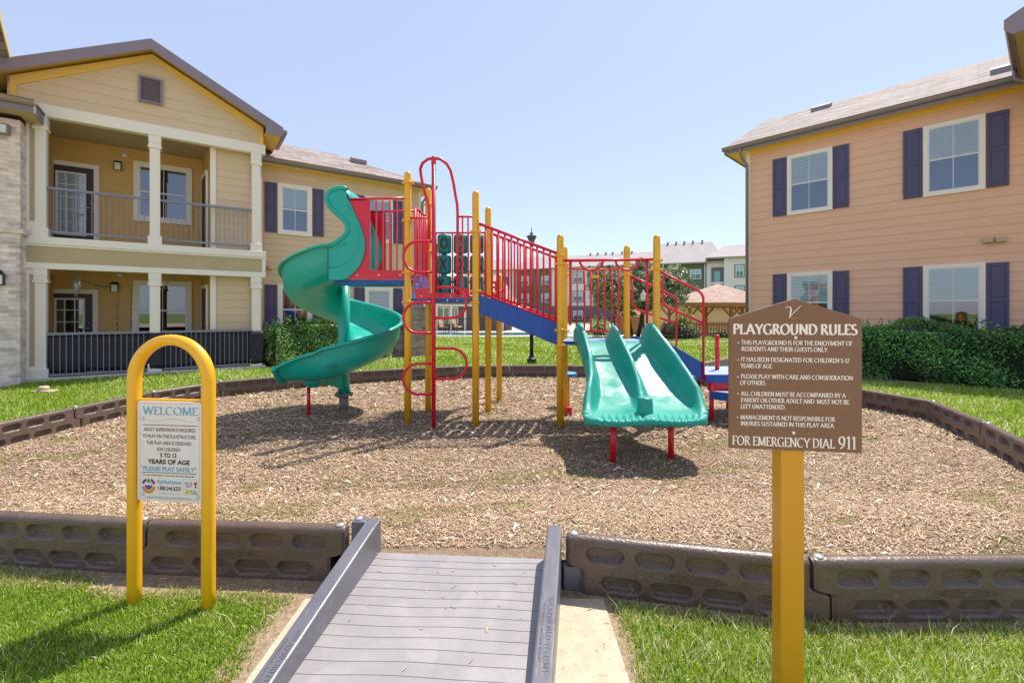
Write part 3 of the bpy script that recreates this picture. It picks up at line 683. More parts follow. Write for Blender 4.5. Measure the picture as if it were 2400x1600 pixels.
for X_, Y_ in ((218, 360), (922, 356), (215, 1290), (910, 1302)):
    b_ = MB(); b_.lathe((0, 0, 0), [(.0085, 0), (.008, .003), (.005, .005), (.001, .0055)], 14)
    b_.v = [(x+px_(X_), -z+y0-.0005, y+pz_(Y_)) for x, y, z in b_.v]; b_.f = [tuple(reversed(f)) for f in b_.f]; b_.build("bolt", M_BOLT, pl_)

# ---------------------------------------------------------------- rules sign
pl = Vector(((1709-CX)/F*1.76, 1.76)); pq = Vector(((2020.5-CX)/F*1.694, 1.694)); cm_ = (pl+pq)/2; Wd = (pq-pl).length; ang = atan2(pq.y-pl.y, pq.x-pl.x)
rs = thing("rules_sign", "brown gable-topped playground rules sign on a square yellow post", "sign", (cm_.x, cm_.y, 0), ang, frame=True)
zb_, zt_, za_ = .976, 1.4765, 1.552
brd = MB().prism([(-Wd/2, 0, zb_), (Wd/2, 0, zb_), (Wd/2, 0, zt_), (0, 0, za_), (-Wd/2, 0, zt_)], (0, .012, 0)).build("sign_board", M_SIGNB, rs, bevel=.0012)
MB().box((-.042, .013, -.05), (.042, .097, 1.40)).build("post", M_YELS, rs, bevel=.004)
def sx_(X): return (X-76)/(1296-76)*Wd-Wd/2
def sz_(X, Y):
    b = 1418+(X-70)*44/1215; t = 218-(X-80)*3/1223; return zb_+(b-Y)/(b-t)*(zt_-zb_)
tx = MB()
def sl(s_, a, b, Y_, h_, T=.15, t=.06, Y2=None):
    z0 = sz_(a, Y_); z1 = sz_(b, Y2 if Y2 else Y_+(b-a)*.012)
    serif(tx, s_, sx_(a), sx_(b), z0, h_/(1202)*(zt_-zb_), T=T, t=t, y=0, zslope=(z1-z0)/(sx_(b)-sx_(a))*.3)
sl("PLAYGROUND RULES", 113, 1258, 362, 94, .22, .085, 366)
for row in (("THIS PLAYGROUND IS FOR THE ENJOYMENT OF", 192, 1212, 458), ("RESIDENTS AND THEIR GUESTS ONLY.", 192, 997, 517), ("IT HAS BEEN DESIGNATED FOR CHILDREN 5-12", 188, 1184, 614),
        ("YEARS OF AGE.", 184, 487, 674), ("PLEASE PLAY WITH CARE AND CONSIDERATION", 188, 1215, 771), ("OF OTHERS.", 180, 428, 830), ("ALL CHILDREN MUST BE ACCOMPANIED BY A", 187, 1152, 931),
        ("PARENT OR OTHER ADULT AND  MUST NOT BE", 187, 1182, 990), ("LEFT UNATTENDED.", 185, 607, 1049), ("MANAGEMENT IS NOT RESPONSIBLE FOR", 184, 1056, 1149), ("INJURIES SUSTAINED IN THIS PLAY AREA.", 184, 1056, 1206)):
    sl(row[0], row[1], row[2], row[3], 39, .17, .09)
sl("FOR EMERGENCY DIAL", 106, 1055, 1386, 84, .15, .06, 1416); sl("911", 1084, 1250, 1420, 112, .14, .06, 1424)
for X_, Y_ in ((162, 441), (160, 600), (158, 757), (157, 913), (155, 1131)):
    c0 = (sx_(X_), sz_(X_, Y_)); tx.add([(c0[0]+.0028*cos(k*pi/4), -.0011, c0[1]+.0028*sin(k*pi/4)) for k in range(8)], [tuple(range(8))])
tx.build("lettering", M_SIGNW, brd)
lg = MB()
def ribbon(mb, pts, ws_, mi, yy):
    P = [Vector((sx_(a), sz_(a, b))) for a, b in pts]; vs = []
    for i, p in enumerate(P):
        d = (P[min(i+1, len(P)-1)]-P[max(i-1, 0)]).normalized(); nv = Vector((-d.y, d.x))*ws_[i]/2; vs += [(p.x+nv.x, yy, p.y+nv.y), (p.x-nv.x, yy, p.y-nv.y)]
    mb.add(vs, [(2*i, 2*i+1, 2*i+3, 2*i+2) for i in range(len(P)-1)], mi)
ribbon(lg, [(602,122),(618,110),(636,106),(650,112),(656,135),(650,165),(640,207)], [.001,.0022,.003,.004,.005,.0048,.002], 0, -.0008)
ribbon(lg, [(636,208),(665,175),(700,140),(730,112),(755,93)], [.0025,.0022,.0024,.0026,.0008], 0, -.0010)
ribbon(lg, [(600,213),(660,215),(738,213)], [.0006,.0022,.0008], 1, -.0006)
ribbon(lg, [(528,247),(640,249),(760,262),(900,280),(1010,290),(1130,308)], [.0004,.0016,.0018,.0016,.0012,.0004], 1, -.0003)
lg.build("emblem", [M_SIGNW, M_ORNG], brd)
for X_, Y_ in ((696, 392), (678, 1273)):
    b_ = MB(); b_.lathe((0, 0, 0), [(.0062, 0), (.006, .002), (.004, .0035), (.001, .004)], 14)
    b_.v = [(x+sx_(X_), -z-.0006, y+sz_(X_, Y_)) for x, y, z in b_.v]; b_.f = [tuple(reversed(f)) for f in b_.f]; b_.build("bolt", M_SIGNW, brd)
# small valve cover in the left lawn
sb = thing("valve_cover", "small beige irrigation valve cover in the left lawn", "valve cover", (W(101, 921, 8.47).x, 8.47, 0))
mb = MB(); mb.box((sb.location.x-.17, 8.40, 0), (sb.location.x+.17, 8.60, .05)); mb.build("cover_base", M_CONC, sb, bevel=.01)
mb = MB(); mb.lathe((sb.location.x-.02, 8.5, .05), [(.08, 0), (.08, .06), (.06, .075)], 14); mb.build("cap", M_CONC, sb)
# ---------------------------------------------------------------- play structure
PS = thing("play_structure", "red, yellow and blue play structure with a green spiral slide and a double slide", "play structure", (.2, 6.4, .03))
POST = [(-1.386,6.05,3.375),(-1.244,6.76,3.345),(-.477,5.985,3.10),(-.353,6.73,3.06),(-.212,7.54,2.14),(.627,5.92,2.515),(.768,6.66,2.47),(1.665,6.60,2.47),(1.885,5.93,2.51)]
CL = [(3.22,2.72,2.03,1.64),(3.1,2.4,1.72),(2.56,1.78,1.63),(2.5,1.75,1.64),(1.85,),(2.24,2.13,1.27,1.07),(2.2,2.05,1.23,1.07),(2.05,1.1),(2.18,2.06,1.1)]
PR = .046
for (x, y, zt), cl in zip(POST, CL):
    g0 = gh(x, y)-.05
    p = MB().tube([(x, y, g0), (x, y, 1.2), (x, y, zt-PR)], PR, 20, dome=True).build("post", M_YELP, PS)
    for z in cl:
        c = MB(); c.lathe((x, y, z-.018), [(PR+.001, 0), (PR+.011, .002), (PR+.011, .034), (PR+.001, .036)], 20)
        for s_ in (-1, 1): c.box((x+s_*(PR+.004), y-.016, z-.016), (x+s_*(PR+.030), y+.016, z+.016))
        c.box((x-.014, y-PR-.026, z-.016), (x+.014, y-PR-.004, z+.016))
        c.build("clamp", M_YEL, p, bevel=.003)
def deck(pts, z0, z1, name="deck", m=(M_DECK, M_BLUE)):
    mb = MB(); mb.prism([(x, y, z0) for x, y in pts], (0, 0, z1-z0-.006), 1)
    cx_, cy_ = sum(p[0] for p in pts)/len(pts), sum(p[1] for p in pts)/len(pts)
    mb.prism([(cx_+(x-cx_)*.985, cy_+(y-cy_)*.985, z1-.006) for x, y in pts], (0, 0, .006), 0)
    return mb.build(name, list(m), PS)
P = [Vector((a, b, 0)) for a, b, c in POST]
ud = deck([(-1.34,6.04),(-.50,5.97),(-.33,6.74),(-.25,7.50),(-1.10,7.45),(-1.22,6.76)], 1.635, 1.69)
mb = MB()
for x in (-1.02, -.85, -.72): mb.lathe((0, 0, 0), [(.012, 0), (.010, .004), (.002, .006)], 10); mb.v[-30:] = [(a+x, -c+5.985+.006*(x+.8), b+1.655) for a, b, c in mb.v[-30:]]
mb.build("deck_bolt", M_BOLT, ud)
deck([(-2.42,6.17),(-1.43,6.06),(-1.27,6.78),(-2.42,6.90)], 1.885, 1.94)
deck([(.64,5.96),(1.87,5.96),(1.69,6.64),(.79,6.68)], 1.075, 1.125)
# riser between the two upper decks, ribbed light blue with slots
mb = MB(); mb.add([(-1.345,6.16,1.695),(-1.235,6.62,1.695),(-1.235,6.62,1.93),(-1.345,6.16,1.93)], [(0,1,2,3)]); 
mb = MB(); mb.prism([(-1.352,6.14,1.692),(-1.24,6.66,1.692),(-1.24,6.66,1.90),(-1.352,6.14,1.90)], (.02,0,0))
for k in range(13): mb.bar((-1.325,6.16,1.705+k*.014), (-1.215,6.64,1.705+k*.014), .008, .006)
mb.build("step_riser", M_BLUL, PS)
# lower (right) side of the step panel seen through the climber barrier
mb = MB(); mb.prism([W(988,712,6.35), W(1006,712,6.4), W(1006,652,6.4), W(988,645,6.35)], (0,.02,0)); mb.prism([W(969,716,6.3),W(986,716,6.32),W(986,644,6.32),W(968,641,6.3)], (0,.02,0), 0)
mb.build("grip_panel", M_BLUL, PS)
# --- barrier helper: frame + bars between two plan points
def barrier(name, a, b, z0, z1, nb, frame=.018, bar=.012, solid=None, parent=PS, ends=True, zb=None):
    """a, b plan points; z0/z1 = (low, high) rail heights at a and at b"""
    mb = MB(); A = Vector((*a, 0)); B = Vector((*b, 0))
    def pt(t, zf):
        p = A.lerp(B, t); return (p.x, p.y, zf)
    lo = lambda t: z0[0]+(z0[1]-z0[0])*t; hi = lambda t: z1[0]+(z1[1]-z1[0])*t
    mb.tube([pt(0, hi(0)), pt(1, hi(1))], frame, 10); mb.tube([pt(0, lo(0)), pt(1, lo(1))], frame*.85, 10)
    if ends:
        for t in (0, 1): mb.tube([pt(t, lo(t)), pt(t, hi(t))], frame*.85, 10)
    for k in range(nb):
        t = (k+1)/(nb+1); mb.tube([pt(t, lo(t)), pt(t, hi(t))], bar, 8)
    return mb.build(name, M_RED, parent)
# slide side panels (cut from sheet) + hood, near and far
def flat(pts, Y, dy): return [Vector((p[0], Y, p[1])) for p in pts]
def at_(px, py, Y=6.09): v = W(px, py, Y); return (v.x, v.z)
edge = [at_(*p) for p in ((815,464),(826,486),(836,509),(844,524),(850,541),(855,560),(856.5,578),(854,598),(849,612),(843,625),(829,641),(812.5,654))]
outl = [at_(*p) for p in ((770,577),(783,570),(794.6,562),(804,554),(810.7,547),(813,538),(812.5,530),(810,524),(805,516),(797,508),(786,498),(777,490),(769.6,481),(765,471),(764,463),(766,455),(771,449),(778,444.5),(786,441.5),(795,440),(803.6,440.5),(812,444))]
FAR_DY = .78
def side_panel(Y, name):
    mb = MB(); x868 = at_(867,500)[0]; xr = at_(950,500)[0]; zt0 = at_(818,466)[1]; zt1 = at_(946,462)[1]; zb1 = at_(950,655)[1]-.005
    zb1 = 1.935
    pl_ = [(e[0]-.015, e[1]) for e in edge]+[(x868, edge[-1][1]), (x868, zt0-.02), (edge[0][0]-.02, zt0-.02)]
    mb.prism([(p[0], Y, p[1]) for p in pl_], (0, .014, 0))
    mb.box((x868, Y, zb1), (xr, Y+.014, 2.065))
    for px_c, wd in ((881,3.6),(896.5,3.4),(913,3.6),(930,3.2),(947,3.4)):
        xc = at_(px_c,500)[0]; hw_ = wd/2*6.09/F; mb.box((xc-hw_, Y+.001, 2.065), (xc+hw_, Y+.013, zt0-.02))
    mb.tube([(edge[0][0]-.03, Y+.007, zt0), (xr+.02, Y+.007, zt0+.012)], .017, 10)
    o = mb.build(name, M_RED, PS)
    for xb in (836, 887, 938):
        b_ = MB(); b_.lathe((0, 0, 0), [(.015, 0), (.013, .005), (.003, .008)], 12); x0 = at_(xb,645)[0]
        b_.v = [(a+x0, -c+Y-.0005, b+2.0) for a, b, c in b_.v]; b_.f = [tuple(reversed(f)) for f in b_.f]; b_.build("bolt", M_BOLT, o)
    return o
side_panel(6.10, "slide_side_panel"); side_panel(6.10+FAR_DY-.02, "slide_side_panel")
barrier("side_barrier", (-1.30,6.11), (-1.26,6.70), (2.0,2.0), (2.9,2.9), 4)
# --- spiral slide
SPX, SPY = -2.575, 6.97
def chute():
    secs = []
    def cross(c, e, zb, ho, hi):
        out = []
        rr = [(.085,hi),(.085,hi*.55+.02),(.10,.085),(.14,.045),(.21,.02),(.32,.005),(.45,0),(.58,.008),(.68,.035),(.755,.09),(.80,.17),(.828,.28)]
        for r, z in rr: out.append((r, min(z, 9)))
        k = ho
        out = [(r, z if z < k-.04 else k-.04-.001*i) for i, (r, z) in enumerate(out)] if ho < .3 else out
        out += [(.838,k-.05),(.848,k-.015),(.862,k),(.880,k+.004),(.894,k-.008),(.898,k-.03)]
        return [(c[0]+e[0]*r, c[1]+e[1]*r, zb+z) for r, z in out]
    for i in range(7):                                    # entry: straight, heading west
        t = i/6; x = -2.20+(SPX+2.20)*t; secs.append(cross((x, SPY), (0, -1), 1.93-.03*t, .50, .50))
    NS = 60
    for i in range(1, NS+1):
        t = i/NS; a = radians(-90-360*t); zb = 1.90-1.35*(t**.97)
        ho = .50-.04*min(t*4, 1); hi = .50*max(0, 1-t*7)+.11
        secs.append(cross((SPX, SPY), (cos(a), sin(a)), zb, ho, hi))
    for i in range(1, 13):
        t = i/12; x = SPX-.60*t; zb = .55-.02*t; ho = .46-.30*t**1.35; hi = .11+.12*min(t*3, 1)-.04*t
        ho = .42-.19*t**1.5; 
        s_ = cross((x, SPY), (0, -1), zb, ho, .11+.09*min(t*3, 1))
        secs.append(s_)
    return secs
mb = MB(); mb.grid(chute(), flip=False)
sp = mb.build("spiral_slide", M_GRN, PS); md = sp.modifiers.new("solid", 'SOLIDIFY'); md.thickness = .028; md.offset = 0
md = sp.modifiers.new("sub", 'SUBSURF'); md.levels = 1; md.render_levels = 1
# rounded lip at the exit and centre pillar
zL = .535; lipx = SPX-.61
END = chute()[-1]; mb = MB(); mb.tube([(p[0]+.005-.035*sin(pi*k/(len(END)-1)), p[1], p[2]-.016) for k, p in enumerate(END)], .034, 14); mb.build("exit_lip", M_GRN, sp)
mb = MB(); mb.lathe((SPX+.21, SPY-.45, .0), [(0.001, 0)], 3); mb = MB()
mb.lathe((lipx+.33, SPY-.42, .43), [(.075, 0), (.09, .02), (.13, .055), (.15, .12)], 18); mb.build("leg_boss", M_GRN, sp)
mb = MB(); gz = gh(SPX, SPY); mb.lathe((SPX, SPY, gz-.05), [(.070, 0), (.070, .24)], 22); mb.lathe((SPX, SPY, gz+.20), [(.135, 0), (.135, .03), (.08, .035)], 22)
for a in range(0, 360, 60): mb.tube([(SPX+.11*cos(radians(a)), SPY+.11*sin(radians(a)), gz+.18), (SPX+.11*cos(radians(a)), SPY+.11*sin(radians(a)), gz+.25)], .012, 8)
mb.build("pillar_base", mat("pillar_base_grey", (.20,.20,.17), .6, dirt=((.28,.2,.13), 9, .4)), PS)
MB().tube([(SPX, SPY, gz+.236), (SPX, SPY, .8), (SPX, SPY, 1.2), (SPX, SPY, 1.92)], .085, 24, rfn=lambda t: .085 if t < .8 else .085).build("centre_pillar", M_GRN, PS)
mb = MB(); mb.tube([(-2.93,6.56,gh(-2.9,6.5)-.03),(-2.93,6.56,.46)], .024, 14); mb.build("leg", M_RED, PS)
# pillar gusset under the lower bend
mb = MB(); mb.prism([(SPX-.03, SPY-.03, .33), (SPX-.03, SPY-.03, .62), (SPX-.03-.30, SPY-.42, .57), (SPX-.33, SPY-.42, .53)], (.05, -.04, 0)); mb.build("pillar_bracket", M_GRN, PS)
# hood with its side sheets
zseam = 1.93
def hood():
    poly = [(at_(770,659)[0], zseam)]+outl+[(e[0], e[1]) for e in edge]+[(at_(800,659)[0], zseam)]
    for Y, yr in ((6.075, 6.085), (6.075+FAR_DY-.02, 6.085+FAR_DY-.02)):
        mb = MB(); mb.prism([(p[0], Y, p[1]) for p in poly], (0, .028, 0)); sh = mb.build("slide_side_sheet", M_GRN, PS, bevel=.008)
        rm = MB(); rm.tube([(p[0]+.012, yr, p[1]-.004) for p in outl], .034, 12); rm.tube([(at_(*p)[0], yr+.004, at_(*p)[1]) for p in ((772,628),(798,622),(822,606),(838,580),(843,552),(838,526),(826,500),(816,480))], .020, 10); rm.build("rolled_rim", M_GRN, sh)
        o = sh
    prof = outl[7:]+[at_(815,446),at_(822,455),at_(826,467)]
    prof = [Vector(p) for p in prof]; c = Vector(at_(800,475)); K = 14; rows = []
    for j in range(K+1):
        t = j/K; s_ = 2*t-1; e = 1-abs(s_)**5; yy = 6.068+(FAR_DY+.01)*t
        k = .80+.20*e**.5 if True else 1
        rows.append([(c.x+(p.x-c.x)*k if i > 5 else p.x+(c.x-p.x)*(1-k)*(i/6), yy, c.y+(p.y-c.y)*(k+.05*e if i > 5 else 1+(k-1)*(i/6))) for i, p in enumerate(prof)])
    hb = MB(); hb.grid(rows); h = hb.build("hood_canopy", M_GRN, o); md = h.modifiers.new("solid", 'SOLIDIFY'); md.thickness = .02; md.offset = 0
    md = h.modifiers.new("sub", 'SUBSURF'); md.levels = 2; md.render_levels = 2
    sm = MB(); sm.bar((at_(770,577)[0], 6.068, at_(770,580)[1]), (at_(770,659)[0], 6.068, zseam), .006, .006); sm.build("seam", mat("dark_green_seam", (.0,.08,.06), .6), o)
    return o
hood()
# --- snake climber
CLX, CLY = -.99, 5.75
mb = MB(); zt = 3.455; mb.tube([(CLX, CLY, gh(CLX, CLY)-.05), (CLX, CLY, 2), (CLX, CLY, zt)], .027, 16)
mb.lathe((CLX, CLY, 3.36), [(.026, 0), (.030, .005), (.030, .10), (.026, .105)], 16)
def dloop(zlo, zhi, side, ext):
    r = (zhi-zlo)/2; x1 = CLX+side*(ext-r)
    pts = [(CLX, CLY, zhi), (x1*.6+CLX*.4, CLY, zhi)]+[(x1+side*r*cos(radians(a)), CLY, (zlo+zhi)/2+r*sin(radians(a))) for a in range(80, -81, -16)]+[(x1*.6+CLX*.4, CLY, zlo), (CLX, CLY, zlo)]
    mb.tube(pts, .0180, 12)
zy = lambda y: EYE+(HY-(350+y/2.24))*CLY/F
for side, a, b in ((-1,482,645),(1,724,885),(-1,803,965),(1,1044,1205),(-1,1124,1285)): dloop(zy(b), zy(a), side, .385 if side < 0 else .415)
L_ = [W(1016,371,5.75), W(1003,373,5.77), W(990,383,5.82), W(985,396,5.86), W(987,412,5.90), W(992,440,5.95), W(1001,468,6.0), W(1004,480,6.02), W(1006,500,6.02), W(1006,562,6.02)]
R_ = [W(1016,371,5.75), W(1032,373,5.77), W(1047,384,5.82), W(1056,400,5.86), W(1062,425,5.90), W(1067,455,5.95), W(1071.5,480,6.0), W(1072.5,500,6.0), W(1072.5,600,6.0), W(1072.5,690,6.0)]
mb.tube(L_, .019, 12); mb.tube(R_, .019, 12)
mb.build("snake_climber", M_RED, PS)
# entry barrier beside the climber
def sheet_barrier():
    mb = MB(); Y = 6.03; g = lambda px, py: W(px, py, Y)
    def vbar(px, y0_, y1_, w_=3.6): 
        a = g(px-w_/2, y1_); b = g(px+w_/2, y0_); mb.box((a.x, Y-.008, a.z), (b.x, Y+.008, b.z))
    for px in (973, 983.5, 993.5, 1003): vbar(px, 512, 688)
    for px in (1072.5, 1084, 1097): vbar(px, 508, 688)
    mb.tube([g(958,511), g(1006,511)], .014, 10); mb.tube([g(1072,508), g(1117,508)], .014, 10)
    a = g(974, 701); b = g(1101, 687); mb.box((a.x, Y-.009, a.z), (b.x, Y+.009, b.z))
    for x0, x1 in ((973, 1005), (1068, 1100)):            # flared feet of the two bar panels
        pa, pb = g(x0, 687), g(x1, 687); top = g(x0, 676)
        mb.box((pa.x, Y-.0085, pa.z-.002), (pb.x, Y+.0085, top.z))
    o = mb.build("entry_barrier", M_RED, PS)
    for px in (988, 1057, 1085):
        c = g(px, 694); b_ = MB(); b_.lathe((0, 0, 0), [(.013, 0), (.012, .005), (.003, .008)], 12); b_.v = [(x+c.x, -z+Y-.0095, y+c.z) for x, y, z in b_.v]; b_.f = [tuple(reversed(f)) for f in b_.f]; b_.build("bolt", M_BOLT, o)
sheet_barrier()
# --- noughts and crosses panel
tt = MB(); Y = 6.78; a = W(1014, 546, Y); b = W(1140, 546, Y+.02)
tt.tube([(a.x-.05, Y, a.z), (b.x, Y, b.z)], .014, 10); zb_ = W(1100, 698, Y).z
tt.tube([(a.x-.05, Y, zb_), (b.x, Y, zb_)], .014, 10)
for px in (1022, 1060.5, 1098, 1136): p = W(px, 600, Y); tt.tube([(p.x, Y, zb_), (p.x, Y, a.z)], .010, 8)
tp = tt.build("noughts_and_crosses_panel", M_RED, PS)
LET = [["O", "O", "O"], ["X", "X", "X"], ["Y", "X", "Y"]]
for r_i, (yt, yb) in enumerate(((550, 594), (599, 642), (647, 692))):
    for c_i, px in enumerate((1041.5, 1079.5, 1117.5)):
        c = W(px, yb, Y); top = W(px, yt, Y); h = top.z-c.z; R = .103; d = MB()
        d.lathe((c.x, Y, c.z), [(.04, -.012), (.04, 0), (R*.82, .004), (R*.96, .018), (R, .04), (R, h-.04), (R*.96, h-.018), (R*.82, h-.004), (.04, h), (.04, h+.012)], 28)
        rot = [-.02, .25, .45][c_i] if r_i < 2 else [-.42, -.50, .3][c_i]
        if r_i == 0: rot = [.1, .0, .35][c_i]
        def wrap(p, c=c, R=R, rot=rot): 
            th = p[0]/R+rot; return (c.x+(R+.0055)*sin(th), Y-(R+.0055)*cos(th), p[2])
        sans(d, LET[r_i][c_i], -.056, .056, c.z+h*.20, h*.60, 0, 1, bold=.035, fn=wrap)
        if LET[r_i][c_i] == 'O': pass
        d.build("drum", [M_DRUM, M_INK], tp)
# back barriers of the upper decks
barrier("back_barrier", (-1.22,6.80), (-1.12,7.42), (1.76,1.76), (2.55,2.55), 5)
barrier("back_barrier", (-1.08,7.46), (-.27,7.54), (1.76,1.76), (2.0,2.0), 0)
mb = MB(); p = W(1155, 678, 7.0); mb.tube([(-.33,6.78,1.80),(-.24,7.5,1.80)], .018, 10); mb.tube([W(1139,675,6.9), W(1162,672,6.9)], .02, 10)
mb.tube([W(1150,690,7.1), W(1180,679,7.45)], .018, 10); mb.lathe(tuple(W(1181,684,7.45)), [(.03,0),(.035,.02),(.03,.05)], 12); mb.build("back_grip_rail", M_RED, PS)
# --- sloping bridge between the decks
def bridge(a, b, tag_):
    za, zb2 = 1.735, 1.345; mb = MB(); A = Vector((*a, 0)); B = Vector((*b, 0)); d = (B-A).normalized(); nrm = Vector((-d.y, d.x, 0))*.018
    pa, pb = A+d*PR*.9, B-d*PR*.9
    mb.prism([(pa.x-nrm.x, pa.y-nrm.y, za-.24), (pb.x-nrm.x, pb.y-nrm.y, zb2-.27), (pb.x-nrm.x, pb.y-nrm.y, zb2), (pa.x-nrm.x, pa.y-nrm.y, za)], nrm*2)
    mb.build("bridge_stringer", M_BLUE, PS, bevel=.003)
    barrier("bridge_railing", (A.x+d.x*PR, A.y+d.y*PR), (B.x-d.x*PR, B.y-d.y*PR), (za+.03, zb2+.035), (2.665, 2.27), 11, ends=True, bar=.0130, frame=.020)
bridge(POST[2][:2], POST[5][:2], 0); bridge(POST[3][:2], POST[6][:2], 1)
mb = MB()
A0, A1 = Vector((-.45, 6.02, 1.68)), Vector((.62, 5.96, 1.15)); B0, B1 = Vector((-.33, 6.68, 1.68)), Vector((.76, 6.6, 1.15))
for k in range(9):
    t = (k+.5)/9; mb.bar(A0.lerp(A1, t), B0.lerp(B1, t), .10, .022)
mb.build("bridge_tread", M_DECK, PS, bevel=.002)
# --- double slide
def dslide():
    Y0, Y1 = 5.93, 4.33
    def tab(t, T):
        for (t0, v0), (t1, v1) in zip(T, T[1:]):
            if t <= t1: k = (t-t0)/(t1-t0); k = k*k*(3-2*k) if False else k; return v0+(v1-v0)*k
        return T[-1][1]
    XL = [(0,.80),(.3,.825),(.5,.83),(.66,.80),(.78,.74),(.9,.69),(1,.685)]
    XR = [(0,1.79),(.3,1.83),(.5,1.90),(.66,1.95),(.78,1.97),(.9,1.94),(1,1.87)]
    ZB = [(0,1.125),(.06,1.12),(.14,1.09),(.26,1.0),(.40,.87),(.55,.72),(.68,.60),(.78,.535),(.86,.508),(.93,.505),(1,.50)]
    HW = [(0,.17),(.03,.225),(.12,.27),(.30,.27),(.50,.26),(.66,.23),(.75,.20),(.82,.13),(.88,.06),(.94,.012),(1,0)]
    HM = [(0,.10),(.03,.17),(.10,.235),(.30,.23),(.55,.20),(.72,.13),(.80,.07),(.86,.02),(.92,.0),(1,0)]
    NT, NU = 90, 96; rows = []
    sm = lambda v: v*v*(3-2*v)
    for i in range(NT+1):
        t = i/NT; y = Y0+(Y1-Y0)*t; xl, xr = tab(t, XL), tab(t, XR); zb = sum(tab(min(1, max(0, t+dt)), ZB) for dt in (-.04, -.02, 0, .02, .04))/5
        hw = sum(tab(min(1, max(0, t+dt)), HW) for dt in (-.02, 0, .02))/3; hm = sum(tab(min(1, max(0, t+dt)), HM) for dt in (-.02, 0, .02))/3
        W_ = xr-xl; row = []
        for j in range(NU+1):
            u = j/NU; x = xl+W_*u; h = 0
            dl = u*W_; drr = (1-u)*W_; dm = abs(u-.485)*W_
            for d, hh, wc in ((dl-.05, hw, .045), (drr-.05, hw, .045), (dm, hm, .034)):
                dd = max(0, abs(d)-wc*.35); inner = .10
                f = max(0, 1-dd/inner); f = sm(f)**1.6; h = max(h, hh*f)
            e = min(dl, drr)
            if e < .03: h -= (.03-e)*1.2*(hw > .03)
            # thumb-size grooves along the lip
            g = 0
            if t > .90:
                for c0 in (.14+.055*k for k in range(7)): g = max(g, math.exp(-((u-c0)/.012)**2))
                for c0 in (.58+.055*k for k in range(7)): g = max(g, math.exp(-((u-c0)/.012)**2))
                g *= .022*sm(min(1, (t-.90)/.05))
            bow = .05*(1-(2*u-1)**2) if t > .8 else 0
            zz = zb+h-g+.008*cos(u*4*pi)*(1 if t > .75 else .4)
            row.append((x, y-.05*max(0, t-.85)/.15*(sin(pi*u)**.5)*1.0+(.02*cos(u*4*pi) if t > .95 else 0), zz))
        rows.append(row)
    # rolled front edge
    last = rows[-1]
    for dy, dz in ((-.022,-.010),(-.033,-.030),(-.033,-.052),(-.020,-.070),(.01,-.078)):
        g = []
        for j, p in enumerate(last):
            u = j/NU; gr = 0
            for c0 in [.14+.055*k for k in range(7)]+[.58+.055*k for k in range(7)]: gr = max(gr, math.exp(-((u-c0)/.012)**2))
            k = min(1, min(u, 1-u)/.04)**.5
            g.append((p[0], p[1]+dy*k+(.012*gr if dz > -.06 else 0), .502+dz if True else 0))
        rows.append(g)
    mb = MB(); mb.grid(rows, flip=True)
    o = mb.build("double_slide", M_GRNF, PS); md = o.modifiers.new("solid", 'SOLIDIFY'); md.thickness = .022; md.offset = -1
    # outer skirts so that the walls read as hollow, thick mouldings
    for sgn, T in ((-1, XL), (1, XR)):
        sk_ = MB(); R = []
        for i in range(41):
            t = i/40*.9; y = Y0+(Y1-Y0)*t; x = tab(t, T)+sgn*(-.012); zb = tab(t, ZB); hw = tab(t, HW)
            R.append([(x-sgn*.004, y, zb+hw-.045), (x+sgn*.006, y, zb+hw*.6-.02), (x+sgn*.004, y, zb+.02), (x-sgn*.01, y, zb-.05)])
        sk_.grid(R); k = sk_.build("slide_skirt", M_GRNF, o); md = k.modifiers.new("solid", 'SOLIDIFY'); md.thickness = .015; md.offset = 0
    kb = MB(); kb.lathe((1.315, 4.50, .50), [(.085,0),(.080,.02),(.074,.13),(.068,.155),(.055,.165),(.03,.160),(.001,.158)], 24); kb.build("end_knob", M_GRNF, o, bevel=0)
    for x, y in ((1.00, 4.50), (1.60, 4.58)): MB().tube([(x, y, gh(x, y)-.05), (x, y, .47)], .030, 18).build("leg", M_RED, PS)
dslide()
# gate over the double slide
g = lambda px, py, Y=5.93: W(px, py, Y)
mb = MB(); mb.tube([g(1318,611), g(1535,608)], .019, 12)
for x0, x1 in ((1359, 1413), (1443, 1498)):
    c = (x0+x1)/2; r = (x1-x0)/2; mb.tube([g(c+r*cos(radians(a)), 611-22*sin(radians(a))*-1) for a in range(180, -1, -15)], .016, 10)
mb.tube([g(1337,611), g(1337,700), g(1336,762)], .019, 12); mb.tube([g(1516.5,610), g(1516.5,700), g(1516,758)], .017, 12)
mb.build("slide_gate", M_RED, PS)
mb = MB(); Yb = 6.63; pts = [g(1330,631,Yb), g(1452,631,Yb)]
mb.tube([g(1334,631,Yb), g(1452,631,Yb)], .012, 10); mb.tube([g(1344,776,Yb), g(1440,776,Yb), g(1448,772,Yb), g(1451,764,Yb), g(1451,631,Yb)], .016, 10); mb.tube([g(1353,631,Yb), g(1353,776,Yb)], .011, 8)
for px in (1370, 1385, 1401, 1417.5, 1434): mb.tube([g(px,631,Yb), g(px,776,Yb)], .0135, 8)
bb = mb.build("back_barrier", M_RED, PS); cbx = MB(); cbx.box(tuple(g(1384,652,Yb)-Vector((0,.03,0))), tuple(g(1404,645,Yb)+Vector((0,.02,0)))); cbx.build("hinge_clip", M_YEL, bb, bevel=.004)
